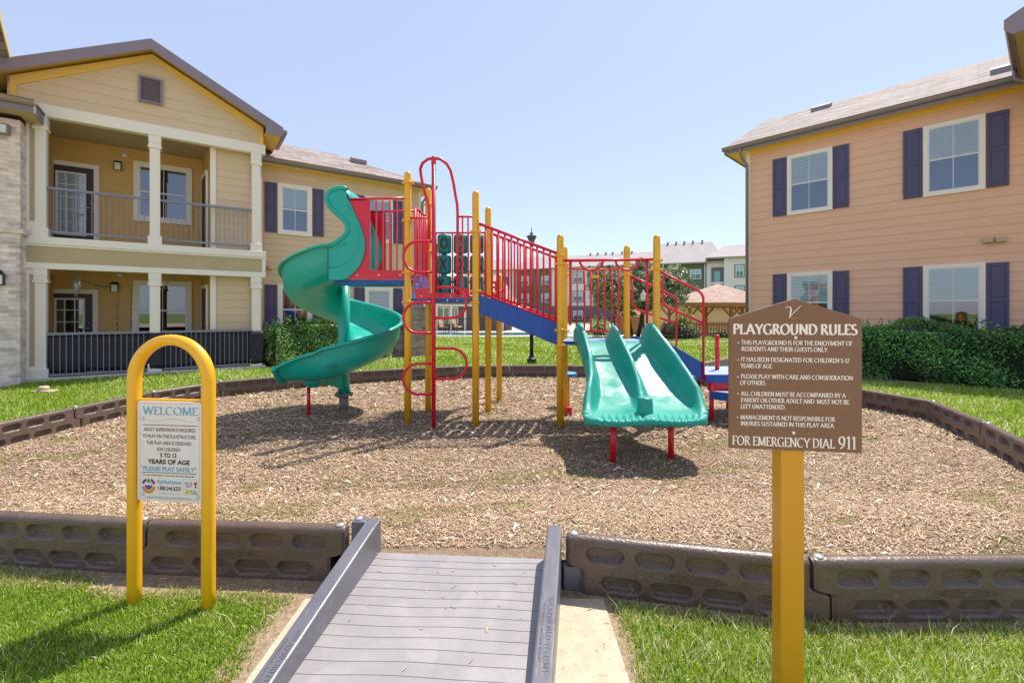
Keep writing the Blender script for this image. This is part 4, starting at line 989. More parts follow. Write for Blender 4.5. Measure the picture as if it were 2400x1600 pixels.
# --- stairs to the transfer station
def handrail(pa, pb, zr, tops):
    A = Vector((*pa, 0)); B = Vector((*pb, 0)); n_ = lambda t, z: (A.x+(B.x-A.x)*t, A.y+(B.y-A.y)*t, z)
    mb = MB(); z0, z1, zl0, zl1, zend = zr
    mb.tube([n_(0, z0), n_(.86, z1+.03), n_(.95, z1-.01), n_(1, z1-.07), n_(1, zend)], .0165, 12)
    mb.tube([n_(.09, z0-.06), n_(.09, zl0+.06), n_(.13, zl0), n_(.22, zl0-.045), n_(1, zl1)], .0165, 12)
    mb.build("handrail", M_RED, PS)
handrail((1.915,5.95), (2.59,6.16), (2.045, 1.77, 1.60, 1.355, .56), 0)
handrail((1.69,6.66), (2.565,7.10), (2.06, 1.75, 1.58, 1.32, .62), 0)
for (pa, pb) in (((1.90,5.96),(2.62,6.18)), ((1.75,6.70),(2.58,7.08))):
    A = Vector((*pa, 0)); B = Vector((*pb, 0)); mb = MB(); q = Vector((0, .03, 0))
    mb.prism([(A.x, A.y, 1.15), (A.x, A.y, .92), (A.x+.25*(B.x-A.x), A.y+.25*(B.y-A.y), .84), (B.x, B.y, .56), (B.x, B.y, .80), (A.x+.1*(B.x-A.x), A.y+.1*(B.y-A.y), 1.15)], q); mb.build("stair_stringer", M_BLUE, PS, bevel=.003)
mb = MB()
for k in range(3):
    t = (k+.6)/3.4; a = Vector((1.90,5.98,0)).lerp(Vector((2.62,6.2,0)), t); b = Vector((1.78,6.72,0)).lerp(Vector((2.58,7.08,0)), t); z = 1.10-.16*(k+1)
    mb.bar((a.x, a.y+.02, z), (b.x, b.y, z), .22, .03)
mb.build("stair_tread", M_DECK, PS, bevel=.003)
deck([(2.62,6.16),(3.45,6.14),(3.42,7.12),(2.62,7.10)], .545, .66, "transfer_platform")
mb = MB(); mb.box((2.66,6.17,.44), (3.40,6.20,.545)); mb.build("platform_riser", M_RED, PS)
deck([(2.66,6.10),(3.05,5.72),(3.62,5.72),(3.62,6.12)], .34, .45, "transfer_step")
for x, y, zt2 in ((2.70,6.16,.56), (2.83,6.9,.56), (3.3,5.86,.34), (3.3,6.95,.56)): MB().tube([(x, y, gh(x, y)-.04), (x, y, zt2)], .030, 14).build("leg", M_RED, PS)
mb = MB(); x, y = 3.02, 6.70; mb.tube([(x, y, .6), (x, y, 1.13)], .031, 16); mb.lathe((x, y, 1.12), [(.031,0),(.038,.01),(.038,.035),(.030,.05),(.001,.052)], 16); mb.build("grab_post", M_RED, PS)
# small blue step pod behind the ladder post
x, y = .86, 7.15
mb = MB(); mb.prism([(x+.165*cos(radians(a+22)), y+.165*sin(radians(a+22)), .50) for a in range(0, 360, 45)], (0, 0, .055)); pod = mb.build("step_pod", M_BLUL, PS, bevel=.008)
MB().tube([(x+.02, y, gh(x, y)-.04), (x+.02, y, .50)], .024, 12).build("pod_leg", M_YELP, pod)
mb = MB(); mb.box((.775,6.52,gh(.8,6.5)+.0), (.86,6.60,gh(.8,6.5)+.12)); mb.build("footing_clamp", M_RED, PS, bevel=.012)
# ---------------------------------------------------------------- buildings: local frames (s along the front, w into the house, z up)
class Frame:
    def __init__(s, O, u, w): s.O = Vector(O); s.u = Vector(u).normalized(); s.w = Vector(w).normalized()
    def S(s, px, w=0):
        k = (px-CX)/F; return (k*(s.O.y+w*s.w.y)-s.O.x-w*s.w.x)/(s.u.x-k*s.u.y)
    def Z(s, px, y, w=0):
        Yd = s.O.y+s.S(px, w)*s.u.y+w*s.w.y; return EYE+(HY-y)*Yd/F
def siding(mb, s0, s1, z0, z1, step, w0, clip=None, mi=0, seams=True):
    n = max(1, round((z1-z0)/step)); st = (z1-z0)/n
    for k in range(n):
        a, b = z0+k*st, z0+(k+1)*st
        a0, a1 = clip(a) if clip else (s0, s1); b0, b1 = clip(b) if clip else (s0, s1)
        if a1-a0 < .02: continue
        if b1 < b0: b0 = b1 = (b0+b1)/2
        lo, hi = w0-.017, w0-.003
        mb.add([(a0, lo, a), (a1, lo, a), (b1, hi, b), (b0, hi, b), (a0, w0+.003, a), (a1, w0+.003, a)], [(0, 1, 2, 3), (4, 5, 1, 0)], mi)
        if seams and not clip and a1-a0 > 3:
            for q in range(int((a1-a0)/3.6)):
                xs_ = a0+((k*1.37+q*3.6+.7) % (a1-a0)); mb.box((xs_-.003, lo-.0012, a+.004), (xs_+.003, lo+.004, a+st*.85), mi)
def window(par, s0, s1, z0, z1, w, trim=.10, style='blinds', blind_frac=.55, grid=True, lower_dark=True):
    """white trimmed double-hung window: frame > sash, glass, blinds"""
    f = MB(); t = trim; d0, d1 = w-.045, w-.001
    f.box((s0, d0, z0), (s0+t, d1, z1)); f.box((s1-t, d0, z0), (s1, d1, z1)); f.box((s0+t, d0, z1-t), (s1-t, d1, z1)); f.box((s0+t, d0, z0), (s1-t, d1, z0+t))
    fr = f.build("window", M_CREAM, par, bevel=.004)
    a, b, c, d = s0+t, s1-t, z0+t, z1-t; zm = (c+d)/2
    m = MB(); q = .028; dd0, dd1 = w-.036, w-.012
    for x0, x1, y0_, y1_ in ((a, a+q, c, d), (b-q, b, c, d), (a+q, b-q, c, c+q), (a+q, b-q, d-q, d), (a+q, b-q, zm-.02, zm+.02)): m.box((x0, dd0, y0_), (x1, dd1, y1_))
    if grid:
        xm = (a+b)/2; m.box((xm-.007, dd0+.006, c+q), (xm+.007, dd1-.003, zm-.02)); m.box((xm-.007, dd0+.006, zm+.02), (xm+.007, dd1-.003, d-q))
    m.build("sash", M_WHT, fr)
    g_ = MB(); g_.box((a+q, w-.022, zm+.02), (b-q, w-.019, d-q)); g_.build("upper_glass", M_GLASSD if style == 'dark' else M_GLASS, fr)
    g_ = MB(); g_.box((a+q, w-.022, c+q), (b-q, w-.019, zm-.02)); g_.build("lower_glass", M_GLASSD, fr)
    bk = MB(); bk.box((a, w-.0125, c), (b, w-.010, d)); bk.build("dark_interior", M_DARKIN, fr)
    zb_ = d-q-(d-c-2*q)*blind_frac
    if blind_frac > 0:
        bl = MB(); n_ = int((d-q-zb_)/.045)
        for k in range(n_):
            z = d-q-.045*k; bl.add([(a+q, w-.0145, z), (b-q, w-.0145, z), (b-q, w-.0165, z-.037), (a+q, w-.0165, z-.037)], [(0, 1, 2, 3)])
        bl.build("blinds", M_BLIND, fr)
    return fr
def shutter(par, s0, s1, z0, z1, w):
    m = MB(); m.box((s0, w-.045, z0), (s1, w-.022, z1)); b = .05; zm = (z0+z1)/2
    for x0, x1, a, c in ((s0, s0+b, z0, z1), (s1-b, s1, z0, z1), (s0+b, s1-b, z0, z0+.08), (s0+b, s1-b, z1-.08, z1), (s0+b, s1-b, zm-.04, zm+.04)):
        m.box((x0, w-.060, a), (x1, w-.0455, c))
    for a, c in ((z0+.115, zm-.075), (zm+.075, z1-.115)):
        m.box((s0+b+.03, w-.055, a), (s1-b-.03, w-.0452, c))
    return m.build("shutter", M_SHUT, par, bevel=.005)
def gutter(par, a, b, z, w, name="gutter"):
    m = MB(); m.prism([(a, w, z-.11), (a, w-.06, z-.11), (a, w-.085, z-.075), (a, w-.10, z-.02), (a, w-.12, z), (a, w, z)], (b-a, 0, 0)); return m.build(name, M_GUT, par)

FA = Frame((-10.376, 9.726), (.8193, .5733), (-.5733, .8193)); S, Z = FA.S, FA.Z
BA = thing("apartment_building", "tan apartment building with gabled double porch and brick corner, left of the playground", "building", (FA.O.x, FA.O.y, 0), atan2(FA.u.y, FA.u.x), frame=True)
R_ = S(619); CT = S(507, .25)                            # right end of the porch, closet
BW = 1.81
Zb0, Zb1 = 5.755, 6.015                                   # upper beam
# --- main solid body behind the porch
SWING1 = S(987, 1.18)
mb = MB(); mb.box((-4.2, 1.84, 0), (R_, 8.5, 5.9)); mb.box((R_-.02, 1.21, 0), (SWING1, 8.4, 5.86)); mb.build("house_core", M_TANB, BA)
sL = 0.02; sBack = S(474, BW)
mb = MB(); siding(mb, .0, sBack, .06, 2.62, .19, BW); mb.build("porch_wall", M_OCH, BA)
mb = MB(); siding(mb, .0, sBack, 3.1, 5.85, .19, BW); mb.build("porch_wall", M_OCH, BA)
# right porch side wall (store room) and its front
c1 = (S(493, .27), .27)
for z0, z1 in ((.06, 2.62), (3.1, 5.85)):
    mb = MB(); mb.prism([(sBack, BW, z0), (sBack+.02, BW, z0), (c1[0]+.02, c1[1], z0), (c1[0], c1[1], z0)], (0, 0, z1-z0)); mb.build("porch_side_wall", M_OCH, BA)
    mb = MB(); siding(mb, c1[0]+.1, R_-.02, z0, z1, .19, .27); mb.box((c1[0]+.03, .272, z0), (R_-.02, 1.2, z1)); mb.build("store_room_wall", M_TAN, BA)
    mb = MB(); mb.box((c1[0]-.005, .225, z0), (S(506, .25), .268, z1)); mb.build("corner_trim", M_CREAM, BA, bevel=.004)
    # store room door in the side wall
    A = Vector((sBack+(c1[0]-sBack)*.10, BW+(c1[1]-BW)*.10, 0)); B = Vector((sBack+(c1[0]-sBack)*.72, BW+(c1[1]-BW)*.72, 0)); dz = z0-.04
    d = (B-A).normalized(); off = Vector((-abs(d.y), d.x if d.y < 0 else -d.x, 0)).normalized()*.03; off = Vector((-.03, 0, 0))
    mb = MB(); mb.prism([A+off+Vector((0, 0, dz)), B+off+Vector((0, 0, dz)), B+off+Vector((0, 0, dz+2.13)), A+off+Vector((0, 0, dz+2.13))], (-.01, 0, 0)); dd = mb.build("side_door", M_DOOR, BA)
    mb = MB()
    for p in (A, B): mb.box((p.x-.05, p.y-.05, dz), (p.x-.0, p.y+.05, dz+2.18))
    mb.bar((A.x-.03, A.y, dz+2.18), (B.x-.03, B.y, dz+2.18), .06, .1); mb.build("door_frame", M_CREAM, dd)
mb = MB(); mb.box((0, 0, 5.86), (R_, BW+.03, 5.90)); mb.build("porch_ceiling", M_TANB, BA)
mb = MB(); mb.box((0, .02, 2.63), (R_, BW, 2.94)); mb.build("porch_ceiling", M_SOFF, BA)
mb = MB(); mb.box((-.03, -.06, 2.975), (R_+.03, BW, 3.14)); mb.build("balcony_floor", M_CREAM, BA, bevel=.006)
mb = MB(); mb.box((-.0, -.03, .0), (R_+.04, BW, .075)); mb.build("porch_slab", M_WALK, BA, bevel=.01)
mb = MB(); mb.box((-.03, -.035, 2.93), (R_+.045, .0, 2.974)); mb.box((-.03, -.028, 2.445), (R_+.03, .14, 2.575)); mb.box((R_-.05, -.026, 2.576), (R_+.03, .02, 2.93)); mb.build("beam_trim", M_CREAM, BA, bevel=.005)
mb = MB(); mb.box((-.02, -.012, 2.57), (R_, .10, 2.935)); mb.build("band_panel", M_TANB, BA)
mb = MB(); mb.box((-.06, -.03, Zb0), (R_+.03, .16, Zb1)); mb.build("porch_beam", M_CREAM, BA, bevel=.008)
# side of the porch on the left: trim with tan inset
for z0, z1 in ((.02, 2.44), (3.14, 5.75)):
    mb = MB(); a, b = S(61), S(83); mb.box((a, -.005, z0), (S(68.5), .03, z1)); mb.box((S(68.5), -.005, z0), (b, .03, z0+.32)); mb.box((S(68.5), -.005, z1-.12), (b, .03, z1)); mb.build("side_trim", M_CREAM, BA)
    mb = MB(); mb.box((S(68.5), .012, z0+.32), (b, .035, z1-.12)); mb.build("inset_panel", M_TANB, BA)
    mb = MB(); mb.box((-.02, .04, z0), (.10, BW, z1)); mb.build("porch_end_wall", M_OCH, BA)
cols = []
for ci, (pa, pb) in enumerate(((81, 99.5), (350.5, 376), (590.5, 617))):
    for z0, z1 in ((.07, 2.445), (3.14, 5.755)):
        a, b = S(pa), S(pb)
        if ci != 0: b = a+.20
        else: b = a+.175
        mb = MB(); mb.box((a, 0, z0+.0), (b, .20, z1))
        mb.box((a-.022, -.022, z1-.16), (b+.022, .222, z1-.001)); mb.box((a-.035, -.033, z1-.30), (b+.035, .235, z1-.245)); mb.box((a-.018, -.016, z1-.243), (b+.018, .218, z1-.161))
        mb.box((a-.035, -.03, z0+.001), (b+.035, .235, z0+.20)); mb.build("column", M_CREAM, BA, bevel=.006); cols.append((a, b, z0))
# railings
def railing(s0, s1, zb_, zt_, w=.09, sp_=.1):
    mb = MB(); mb.box((s0, w-.03, zt_-.055), (s1, w+.03, zt_)); mb.box((s0, w-.025, zb_), (s1, w+.025, zb_+.045)); n_ = int((s1-s0)/sp_)
    for k in range(1, n_): x = s0+(s1-s0)*k/n_; mb.box((x-.007, w-.007, zb_+.045), (x+.007, w+.007, zt_-.055))
    return mb.build("porch_railing", M_IRON, BA)
c_ = [(cols[2*i][0], cols[2*i][1]) for i in range(3)]
for s0, s1 in ((c_[0][1], c_[1][0]), (c_[1][1], c_[2][0])):
    railing(s0+.005, s1-.005, 3.25, 4.255); railing(s0+.005, s1-.005, .105, 1.055, w=.03)
# doors
def glazed_door(pa, pb, zt_, z0, lite, cols_, rows_, glass, blind, hand):
    a, b = S(pa, BW), S(pb, BW); w = BW-.02
    mb = MB(); t = .11
    mb.box((a-t, w-.05, z0), (a, w-.001, zt_+t)); mb.box((b, w-.05, z0), (b+t, w-.001, zt_+t)); mb.box((a, w-.05, zt_), (b, w-.001, zt_+t)); 
    fr = mb.build("door_frame", M_CREAM, BA, bevel=.004)
    mb = MB(); la, lb = S(lite[0], BW), S(lite[1], BW); lz0, lz1 = z0+.28, lite[2]
    mb.box((a, w-.030, z0), (b, w-.006, zt_)); dr = mb.build("door", M_DOOR, BA)
    mb = MB(); q = .045
    for x0, x1, y0_, y1_ in ((la, la+q, lz0, lz1), (lb-q, lb, lz0, lz1), (la+q, lb-q, lz0, lz0+q), (la+q, lb-q, lz1-q, lz1)): mb.box((x0, w-.045, y0_), (x1, w-.031, y1_))
    for k in range(1, cols_): x = la+(lb-la)*k/cols_; mb.box((x-.011, w-.042, lz0+q), (x+.011, w-.031, lz1-q))
    for k in range(1, rows_): z = lz0+(lz1-lz0)*k/rows_; mb.box((la+q, w-.0415, z-.011), (lb-q, w-.0312, z+.011))
    mb.build("door_lite_frame", M_WHT, dr)
    mb = MB(); n_ = int((lz1-lz0)/.035)
    for k in range(n_): z = lz1-.035*k; mb.add([(la+q, w-.0312, z), (lb-q, w-.0312, z), (lb-q, w-.0345, z-.028), (la+q, w-.0345, z-.028)], [(0, 1, 2, 3)])
    mb.build("door_blinds", blind, dr)
    mb = MB(); mb.box((la+q, w-.040, lz0+q), (lb-q, w-.038, lz1-q)); mb.build("door_glass", glass, dr)
    mb = MB(); hx = b-.07; mb.tube([(hx, w-.03, z0+1.0), (hx, w-.08, z0+1.0), (hx-.10, w-.085, z0+1.0)], .012, 8); mb.lathe((hx, w-.035, z0+1.12), [(.02, 0), (.02, .02)], 10); mb.build("handle", M_BOLT, dr)
glazed_door(114, 220.5, Z(114, 384, BW), 3.15, (131, 203, Z(132, 400, BW)), 3, 5, M_GLASS, M_BLIND, 1)
glazed_door(110, 218, Z(110, 687, BW), .09, (128, 200, Z(128, 698, BW)), 3, 5, M_GLASSD, mat("tan_blinds", (.50,.36,.24), .6), 1)
zt_ = Z(313, 377, BW); window(BA, S(313, BW), S(450.5, BW), Z(313, 517, BW), zt_, BW-.02, trim=.12, blind_frac=.40, style='dark')
zt_ = Z(309, 656, BW); window(BA, S(309.5, BW), S(449.5, BW), Z(309.5, 656, BW)-1.62, zt_, BW-.02, trim=.12, blind_frac=.0, style='dark')
for px, y in ((277, 392), (269.5, 675)):
    p, z = S(px, BW), Z(px, y, BW); lm = MB(); lm.box((p-.06, BW-.07, z+.02), (p+.06, BW-.02, z+.13)); lm.prism([(p-.09, BW-.17, z+.09), (p+.09, BW-.17, z+.09), (p+.06, BW-.05, z+.15), (p-.06, BW-.05, z+.15)], (0, .02, .01)); lm.box((p-.075, BW-.15, z-.10), (p-.06, BW-.06, z+.10)); lm.box((p+.06, BW-.15, z-.10), (p+.075, BW-.06, z+.10))
    l = lm.build("wall_lantern", M_BLK, BA); lg = MB(); lg.box((p-.058, BW-.145, z-.095), (p+.058, BW-.065, z+.085)); lg.build("lantern_glass", M_FROST, l)
for px, y in ((292.5, 364), (282.5, 645)):
    p, z = S(px, BW), Z(px, y, BW); b_ = MB(); b_.lathe((0, 0, 0), [(.065, 0), (.065, .02), (.05, .035), (.001, .04)], 16); b_.v = [(x+p, -q+BW-.018, y_+z) for x, y_, q in b_.v]; b_.f = [tuple(reversed(f)) for f in b_.f]; b_.build("smoke_alarm", M_WHT, BA)
# gable
sa, sb_ = S(357), None
apex_z = 7.69; half = S(617)-sa; ez = Z(617, 300); pitch = (apex_z-ez)/half
gl, gr = sa-half*1.02, sa+half
def clipg(z):
    h = (apex_z-z)/pitch; return (max(gl, sa-h), min(gr, sa+h)) if z > ez else (gl, gr)
mb = MB(); siding(mb, gl, gr, Zb1, apex_z-.02, .235, .02, clip=clipg); mb.build("gable_siding", M_TAN, BA)
mb = MB(); mb.prism([(gl, .021, Zb1), (gr, .021, Zb1), (gr, .021, ez), (sa, .021, apex_z), (gl, .021, ez)], (0, 6.0, 0)); mb.build("attic", M_TANB, BA)
mb = MB()                                                 # cream rake trim on the gable face, its yellow lit look in the colour
for sg in (-1, 1):
    e = sa+sg*half; mb.prism([(e, -.03, ez-.0), (sa, -.03, apex_z), (sa, -.03, apex_z-.13), (e-sg*.10, -.03, ez-.16), (e-sg*.10, -.03, Zb1+.002), (e, -.03, Zb1+.002)], (0, .04, 0))
mb.build("rake_trim", M_SOFF, BA)
# gable roof: deck, soffit, fascia
OV, OH = .38, .42; th = .09
for sg in (-1, 1):
    x1 = sa+sg*(half+OH); z1 = apex_z-pitch*(half+OH); up = .10
    mb = MB(); mb.prism([(sa, -OV, apex_z+up), (x1, -OV, z1+up), (x1, -OV, z1+up+th), (sa, -OV, apex_z+up+th)], (0, 7.5, 0)); mb.build("gable_roof", M_SHING, BA)
    mb = MB(); mb.prism([(sa, -OV+.03, apex_z+.075), (x1, -OV+.03, z1+.075), (x1, -OV+.03, z1+up-.002), (sa, -OV+.03, apex_z+up-.002)], (0, 5.5, 0)); mb.build("soffit", M_SOFF, BA)
    mb = MB(); mb.prism([(sa, -OV-.025, apex_z+.19), (x1+sg*.01, -OV-.025, z1+.19), (x1+sg*.01, -OV-.025, z1-.06), (sa, -OV-.025, apex_z-.06)], (0, .024, 0)); mb.build("gable_fascia", M_FASC, BA)
    # boxed eave end
    if sg == 1:
        mb = MB(); mb.box((sa+half+.02, -OV+.01, z1-.02), (x1-.02, 1.0, z1+.02)); mb.build("soffit", M_SOFF, BA)
        mb = MB(); mb.prism([(sa+half+.02, -OV-.024, z1-.06), (x1+.01, -OV-.024, z1-.06), (x1+.01, -OV-.024, z1+.15), (sa+half+.02, -OV-.024, z1+.36)], (0, .02, 0)); mb.build("gable_fascia", M_FASC, BA)
        mb = MB(); mb.box((x1+.005, -OV-.03, z1+.03), (x1+.11, 1.1, z1+.14)); mb.build("gutter", M_GUT, BA, bevel=.02)
# vent
a, b = S(325), S(381.5); z0, z1 = Z(325, 238), Z(325, 177); z0, z1 = 6.55, 7.12
z1 = Z(325, 176.5); z0 = Z(325, 238)
mb = MB(); q = .045
for x0, x1, y0_, y1_ in ((a, a+q, z0, z1), (b-q, b, z0, z1), (a+q, b-q, z0, z0+q), (a+q, b-q, z1-q, z1)): mb.box((x0, -.06, y0_), (x1, .0, y1_))
mb.box((a+q, -.012, z0+q), (b-q, -.003, z1-q)); n_ = 10
for k in range(n_):
    z = z0+q+(z1-z0-2*q)*(k+.5)/n_; mb.add([(a+q, -.055, z-.018), (b-q, -.055, z-.018), (b-q, -.015, z+.022), (a+q, -.015, z+.022)], [(0, 1, 2, 3)])
mb.build("gable_vent", M_FASC, BA)
# --- wing to the right
WW = 1.18; Sw = lambda px: S(px, WW); Zw = lambda px, y: Z(px, y, WW)
mb = MB(); siding(mb, R_+.02, SWING1-.10, .82, 5.86, .178, WW); mb.build("wing_wall", M_TAN, BA)
mb = MB(); mb.box((R_+.02, WW-.07, 0), (SWING1+.04, WW-.002, .78)); mb.box((R_+.02, WW-.09, .781), (SWING1+.06, WW-.0, .83)); mb.build("brick_base", M_BRICKG, BA)
mb = MB(); mb.box((Sw(944), WW-.42, 0), (Sw(992), WW-.075, 1.62)); mb.box((Sw(943), WW-.45, 1.621), (Sw(994), WW-.072, 1.70)); mb.build("brick_pier", M_BRICKG, BA)
mb = MB(); mb.box((SWING1-.10, WW-.03, .83), (SWING1, WW+.04, 5.86)); mb.build("corner_trim", M_CREAM, BA)
zu1, zu0 = Zw(650, 428), Zw(650, 548.5); zl1 = Zw(650, 665); zl0 = zl1-(zu1-zu0)
for a, b, sh in ((650, 730.5, ((619.5, 648), (732, 757.5))), (854, 919.5, ((829, 853), (921, 942)))):
    for z0, z1, bf in ((zu0, zu1, .5), (zl0, zl1, .0 if a == 650 else .5)):
        window(BA, Sw(a), Sw(b), z0, z1, WW-.018, trim=.115, blind_frac=bf)
        for p, q in sh: shutter(BA, Sw(p)+.01, Sw(q), z0+.04, z1-.03, WW)
p, z = Sw(629), Zw(629, 629); mb = MB(); mb.box((p-.10, WW-.10, z-.03), (p+.10, WW-.02, z+.0)); mb.box((p-.03, WW-.16, z-.02), (p+.02, WW-.02, z+.08)); mb.build("hose_bracket", M_TANB, BA)
mb = MB(); mb.box((Sw(617), WW-.20, .82), (Sw(627), WW-.075, 1.22)); mt_ = mb.build("meter_box", M_IRON, BA, bevel=.01)
mb = MB(); x = Sw(622)
for k in range(4): mb.tube([(x+.03*k, WW-.14, .95), (x+.04*k, WW-.15, .5+.04*k), (x+.10+.07*k, WW-.20, .25), (x+.25+.1*k, WW-.28, .04)], .013, 8)
mb.build("cables", M_BLK, mt_)
EZ = 5.93; EO = .42; PW = .5; RW = 2.75
def zroof(w): return EZ+(w-(WW-EO))*PW
wr = WW-EO+RW; e1 = SWING1+.40; hipr = e1-RW
mb = MB(); mb.add([(R_-1.2, WW-EO, EZ), (e1, WW-EO, EZ), (hipr, wr, zroof(wr)), (R_-1.2, wr, zroof(wr)), (e1, wr+RW, EZ), (R_-1.2, wr+RW, EZ)], [(0, 1, 2, 3), (1, 4, 2), (3, 2, 4, 5)]); mb.build("wing_roof", M_SHING, BA, solid=.03)
mb = MB(); mb.box((R_+.0, WW-EO+.02, EZ-.14), (e1-.02, WW-EO+.04, EZ-.01)); mb.build("fascia", M_FASC, BA)
gutter(BA, R_+.02, e1, EZ+.0, WW-EO+.02)
mb = MB(); mb.box((R_+.0, WW-EO+.04, EZ-.14), (e1-.03, WW+.0, EZ-.125)); mb.box((SWING1, WW, EZ-.14), (e1-.03, WW+5, EZ-.125)); mb.build("soffit", M_SOFF, BA)
mb = MB(); x = SWING1+.04; mb.tube([(x+.08, WW-EO-.05, EZ-.1), (x+.08, WW-EO-.05, EZ-.2), (x-.02, WW-.08, EZ-.55), (x-.02, WW-.08, EZ-.8), (x-.02, WW-.08, .1)], .045, 8); mb.build("downspout", M_GUT, BA)
p = S(840.5, 2.6); mb = MB(); z = zroof(2.6); mb.prism([(p-.24, 2.42, z-.06), (p-.24, 2.42, z+.08), (p-.24, 2.80, z+.24), (p-.24, 2.80, z+.1)], (.48, 0, 0)); mb.build("roof_vent", M_FASC, BA)
# --- brick corner wing at the far left (steps forward)
BWW = -.42; sc = S(47.5, BWW)
mb = MB(); mb.box((-4.2, BWW, 0), (sc, -.008, 5.45)); mb.build("brick_wall", M_BRICK, BA)
mb = MB(); z = 3.17; mb.box((-4.2, BWW-.05, z-.05), (sc+.05, -.03, z+.04)); mb.build("brick_band", M_BRICK, BA)
ez2 = Z(40, 229, -.82); mb = MB(); xe = S(83, -.82); RR = .80
mb.add([(-4.2, -.82, ez2), (xe, -.82, ez2), (xe, -.045, ez2), (xe-RR, -.04, ez2+RR*.35), (-4.2, -.04, ez2+RR*.35)], [(0, 1, 3, 4), (1, 2, 3)]); mb.build("brick_wing_roof", M_SHING, BA, solid=.03)
mb = MB(); mb.box((-4.2, -.80, ez2-.24), (xe-.03, -.78, ez2-.01)); mb.box((xe-.05, -.78, ez2-.24), (xe-.03, -.05, ez2-.01)); mb.build("fascia", M_FASC, BA)
gutter(BA, -4.2, xe, ez2, -.80)
mb = MB(); mb.box((-4.2, -.775, ez2-.24), (xe-.05, -.43, ez2-.22)); mb.box((sc+.01, -.43, ez2-.24), (xe-.05, -.05, ez2-.22)); mb.build("soffit", M_TANB, BA)
p, z = S(6, BWW), Z(6, 305, BWW); mb = MB(); mb.box((p-.30, BWW-.14, z-.11), (p+.12, BWW-.01, z+.11)); fl = mb.build("wall_floodlight", M_FASC, BA, bevel=.02); mb = MB(); mb.box((p-.27, BWW-.15, z-.08), (p+.08, BWW-.141, z+.075)); mb.build("lens", M_FROST, fl)
p, z = S(2, BWW), Z(2, 655, BWW); mb = MB(); mb.prism([(p-.09, BWW-.20, z+.09), (p+.09, BWW-.20, z+.09), (p+.0, BWW-.11, z+.20)], (0, .12, 0)); mb.box((p-.075, BWW-.18, z-.12), (p+.075, BWW-.05, z-.10)); mb.box((p-.075, BWW-.18, z-.10), (p-.062, BWW-.05, z+.09)); mb.box((p+.062, BWW-.18, z-.10), (p+.075, BWW-.05, z+.09)); mb.box((p-.03, BWW-.05, z-.05), (p+.03, BWW-.01, z+.05))
l = mb.build("wall_lantern", M_BLK, BA); mb = MB(); mb.box((p-.060, BWW-.175, z-.098), (p+.060, BWW-.055, z+.088)); mb.build("lantern_glass", M_FROST, l)
# upper main roof behind the gable and the rake of the next gable
mb = MB(); mb.add([(-5, .3, 6.15), (-.3, .3, 6.15), (.6, 3.0, 7.30), (-5, 3.0, 7.30), (-5, 6.2, 5.95), (.6, 6.2, 5.95)], [(0, 1, 2, 3), (3, 2, 5, 4)]); mb.build("main_roof", M_SHING, BA, solid=.03)
xr = S(23, -.35); zr = Z(23, 141, -.35)
mb = MB(); mb.prism([(xr, -.35, zr), (xr, -1.7, zr+1.12), (xr, -1.7, zr+1.28), (xr, -.35, zr+.10)], (-3.6, 0, 0)); mb.prism([(xr, -1.7, zr+1.12), (xr, -3.05, zr), (xr, -3.05, zr+.16), (xr, -1.7, zr+1.28)], (-3.6, 0, 0)); mb.build("cross_gable_roof", M_SHING, BA)
mb = MB(); mb.prism([(xr+.02, -.33, zr-.06), (xr+.02, -1.7, zr+1.06), (xr+.02, -1.7, zr+1.26), (xr+.02, -.33, zr+.12)], (-.02, 0, 0)); mb.build("cross_gable_fascia", M_TANB, BA)
mb = MB(); mb.prism([(xr-.3, -.36, zr-.5), (xr-.3, -3.0, zr-.5), (xr-.3, -3.0, zr+.0), (xr-.3, -1.7, zr+1.08), (xr-.3, -.36, zr-.02)], (-3.2, 0, 0)); mb.build("cross_gable_wall", M_TAN, BA)
# --- loose things on the lower porch
def A3(s, w, z): p = FA.O+FA.u*s+FA.w*w; return Vector((p.x, p.y, z))
ang = atan2(FA.u.y, FA.u.x)
for k, (s0, s1, lab) in enumerate(((c_[0][1]+.02, c_[1][1]+.04, "black privacy cloth behind the lower porch railing, left of the middle column"), (c_[1][1]+.045, c_[2][1]+.06, "black privacy cloth behind the lower porch railing, right of the middle column"))):
    P = []; n_ = 60
    for i in range(9):
        z = .15+.86*i/8; row = []
        for j in range(n_+1):
            s = s0+(s1-s0)*j/n_; wv = .012*sin(s*9+z*3)+.010*sin(s*23+z*7)*(1-z)+.02*sin(z*9+s*1.4)*(1-z)
            inw = .075+wv
            for ca, cb in c_:                             # wraps round the front of the columns
                if ca-.05 < s < cb+.07 and k == 1 or (ca-.02 < s < cb+.06 and ca > 1): inw = -.045+wv*.3
            row.append((s, inw, z+(.02*sin(s*7) if i == 0 else 0)))
        P.append(row)
    t = thing("privacy_cloth", lab, "cloth", A3(s0, .08, 0), ang, "black cloths on the lower porch railing"); bpy.data.objects.remove(t)
    m = MB(); m.grid(P); o = m.build("privacy_cloth", M_MESH, origin=(0, 0, 0)); o.location = (FA.O.x, FA.O.y, 0); o.rotation_euler = (0, 0, ang)
    md = o.modifiers.new("solid", 'SOLIDIFY'); md.thickness = .004; tag(o, lab, "cloth", "black cloths on the lower porch railing")
p = S(181.5, .5); q = A3(p, .5, Z(181.5, 641, .5)); wc = thing("wind_chime", "silver wind chime hanging in the lower porch opening above the door", "wind chime", q)
mb = MB(); mb.lathe((q.x, q.y, q.z-.01), [(.055, 0), (.055, .012)], 14); mb.tube([(q.x, q.y, q.z), (q.x, q.y, 2.62)], .002, 5); mb.build("top_disc", M_WOOD, wc)
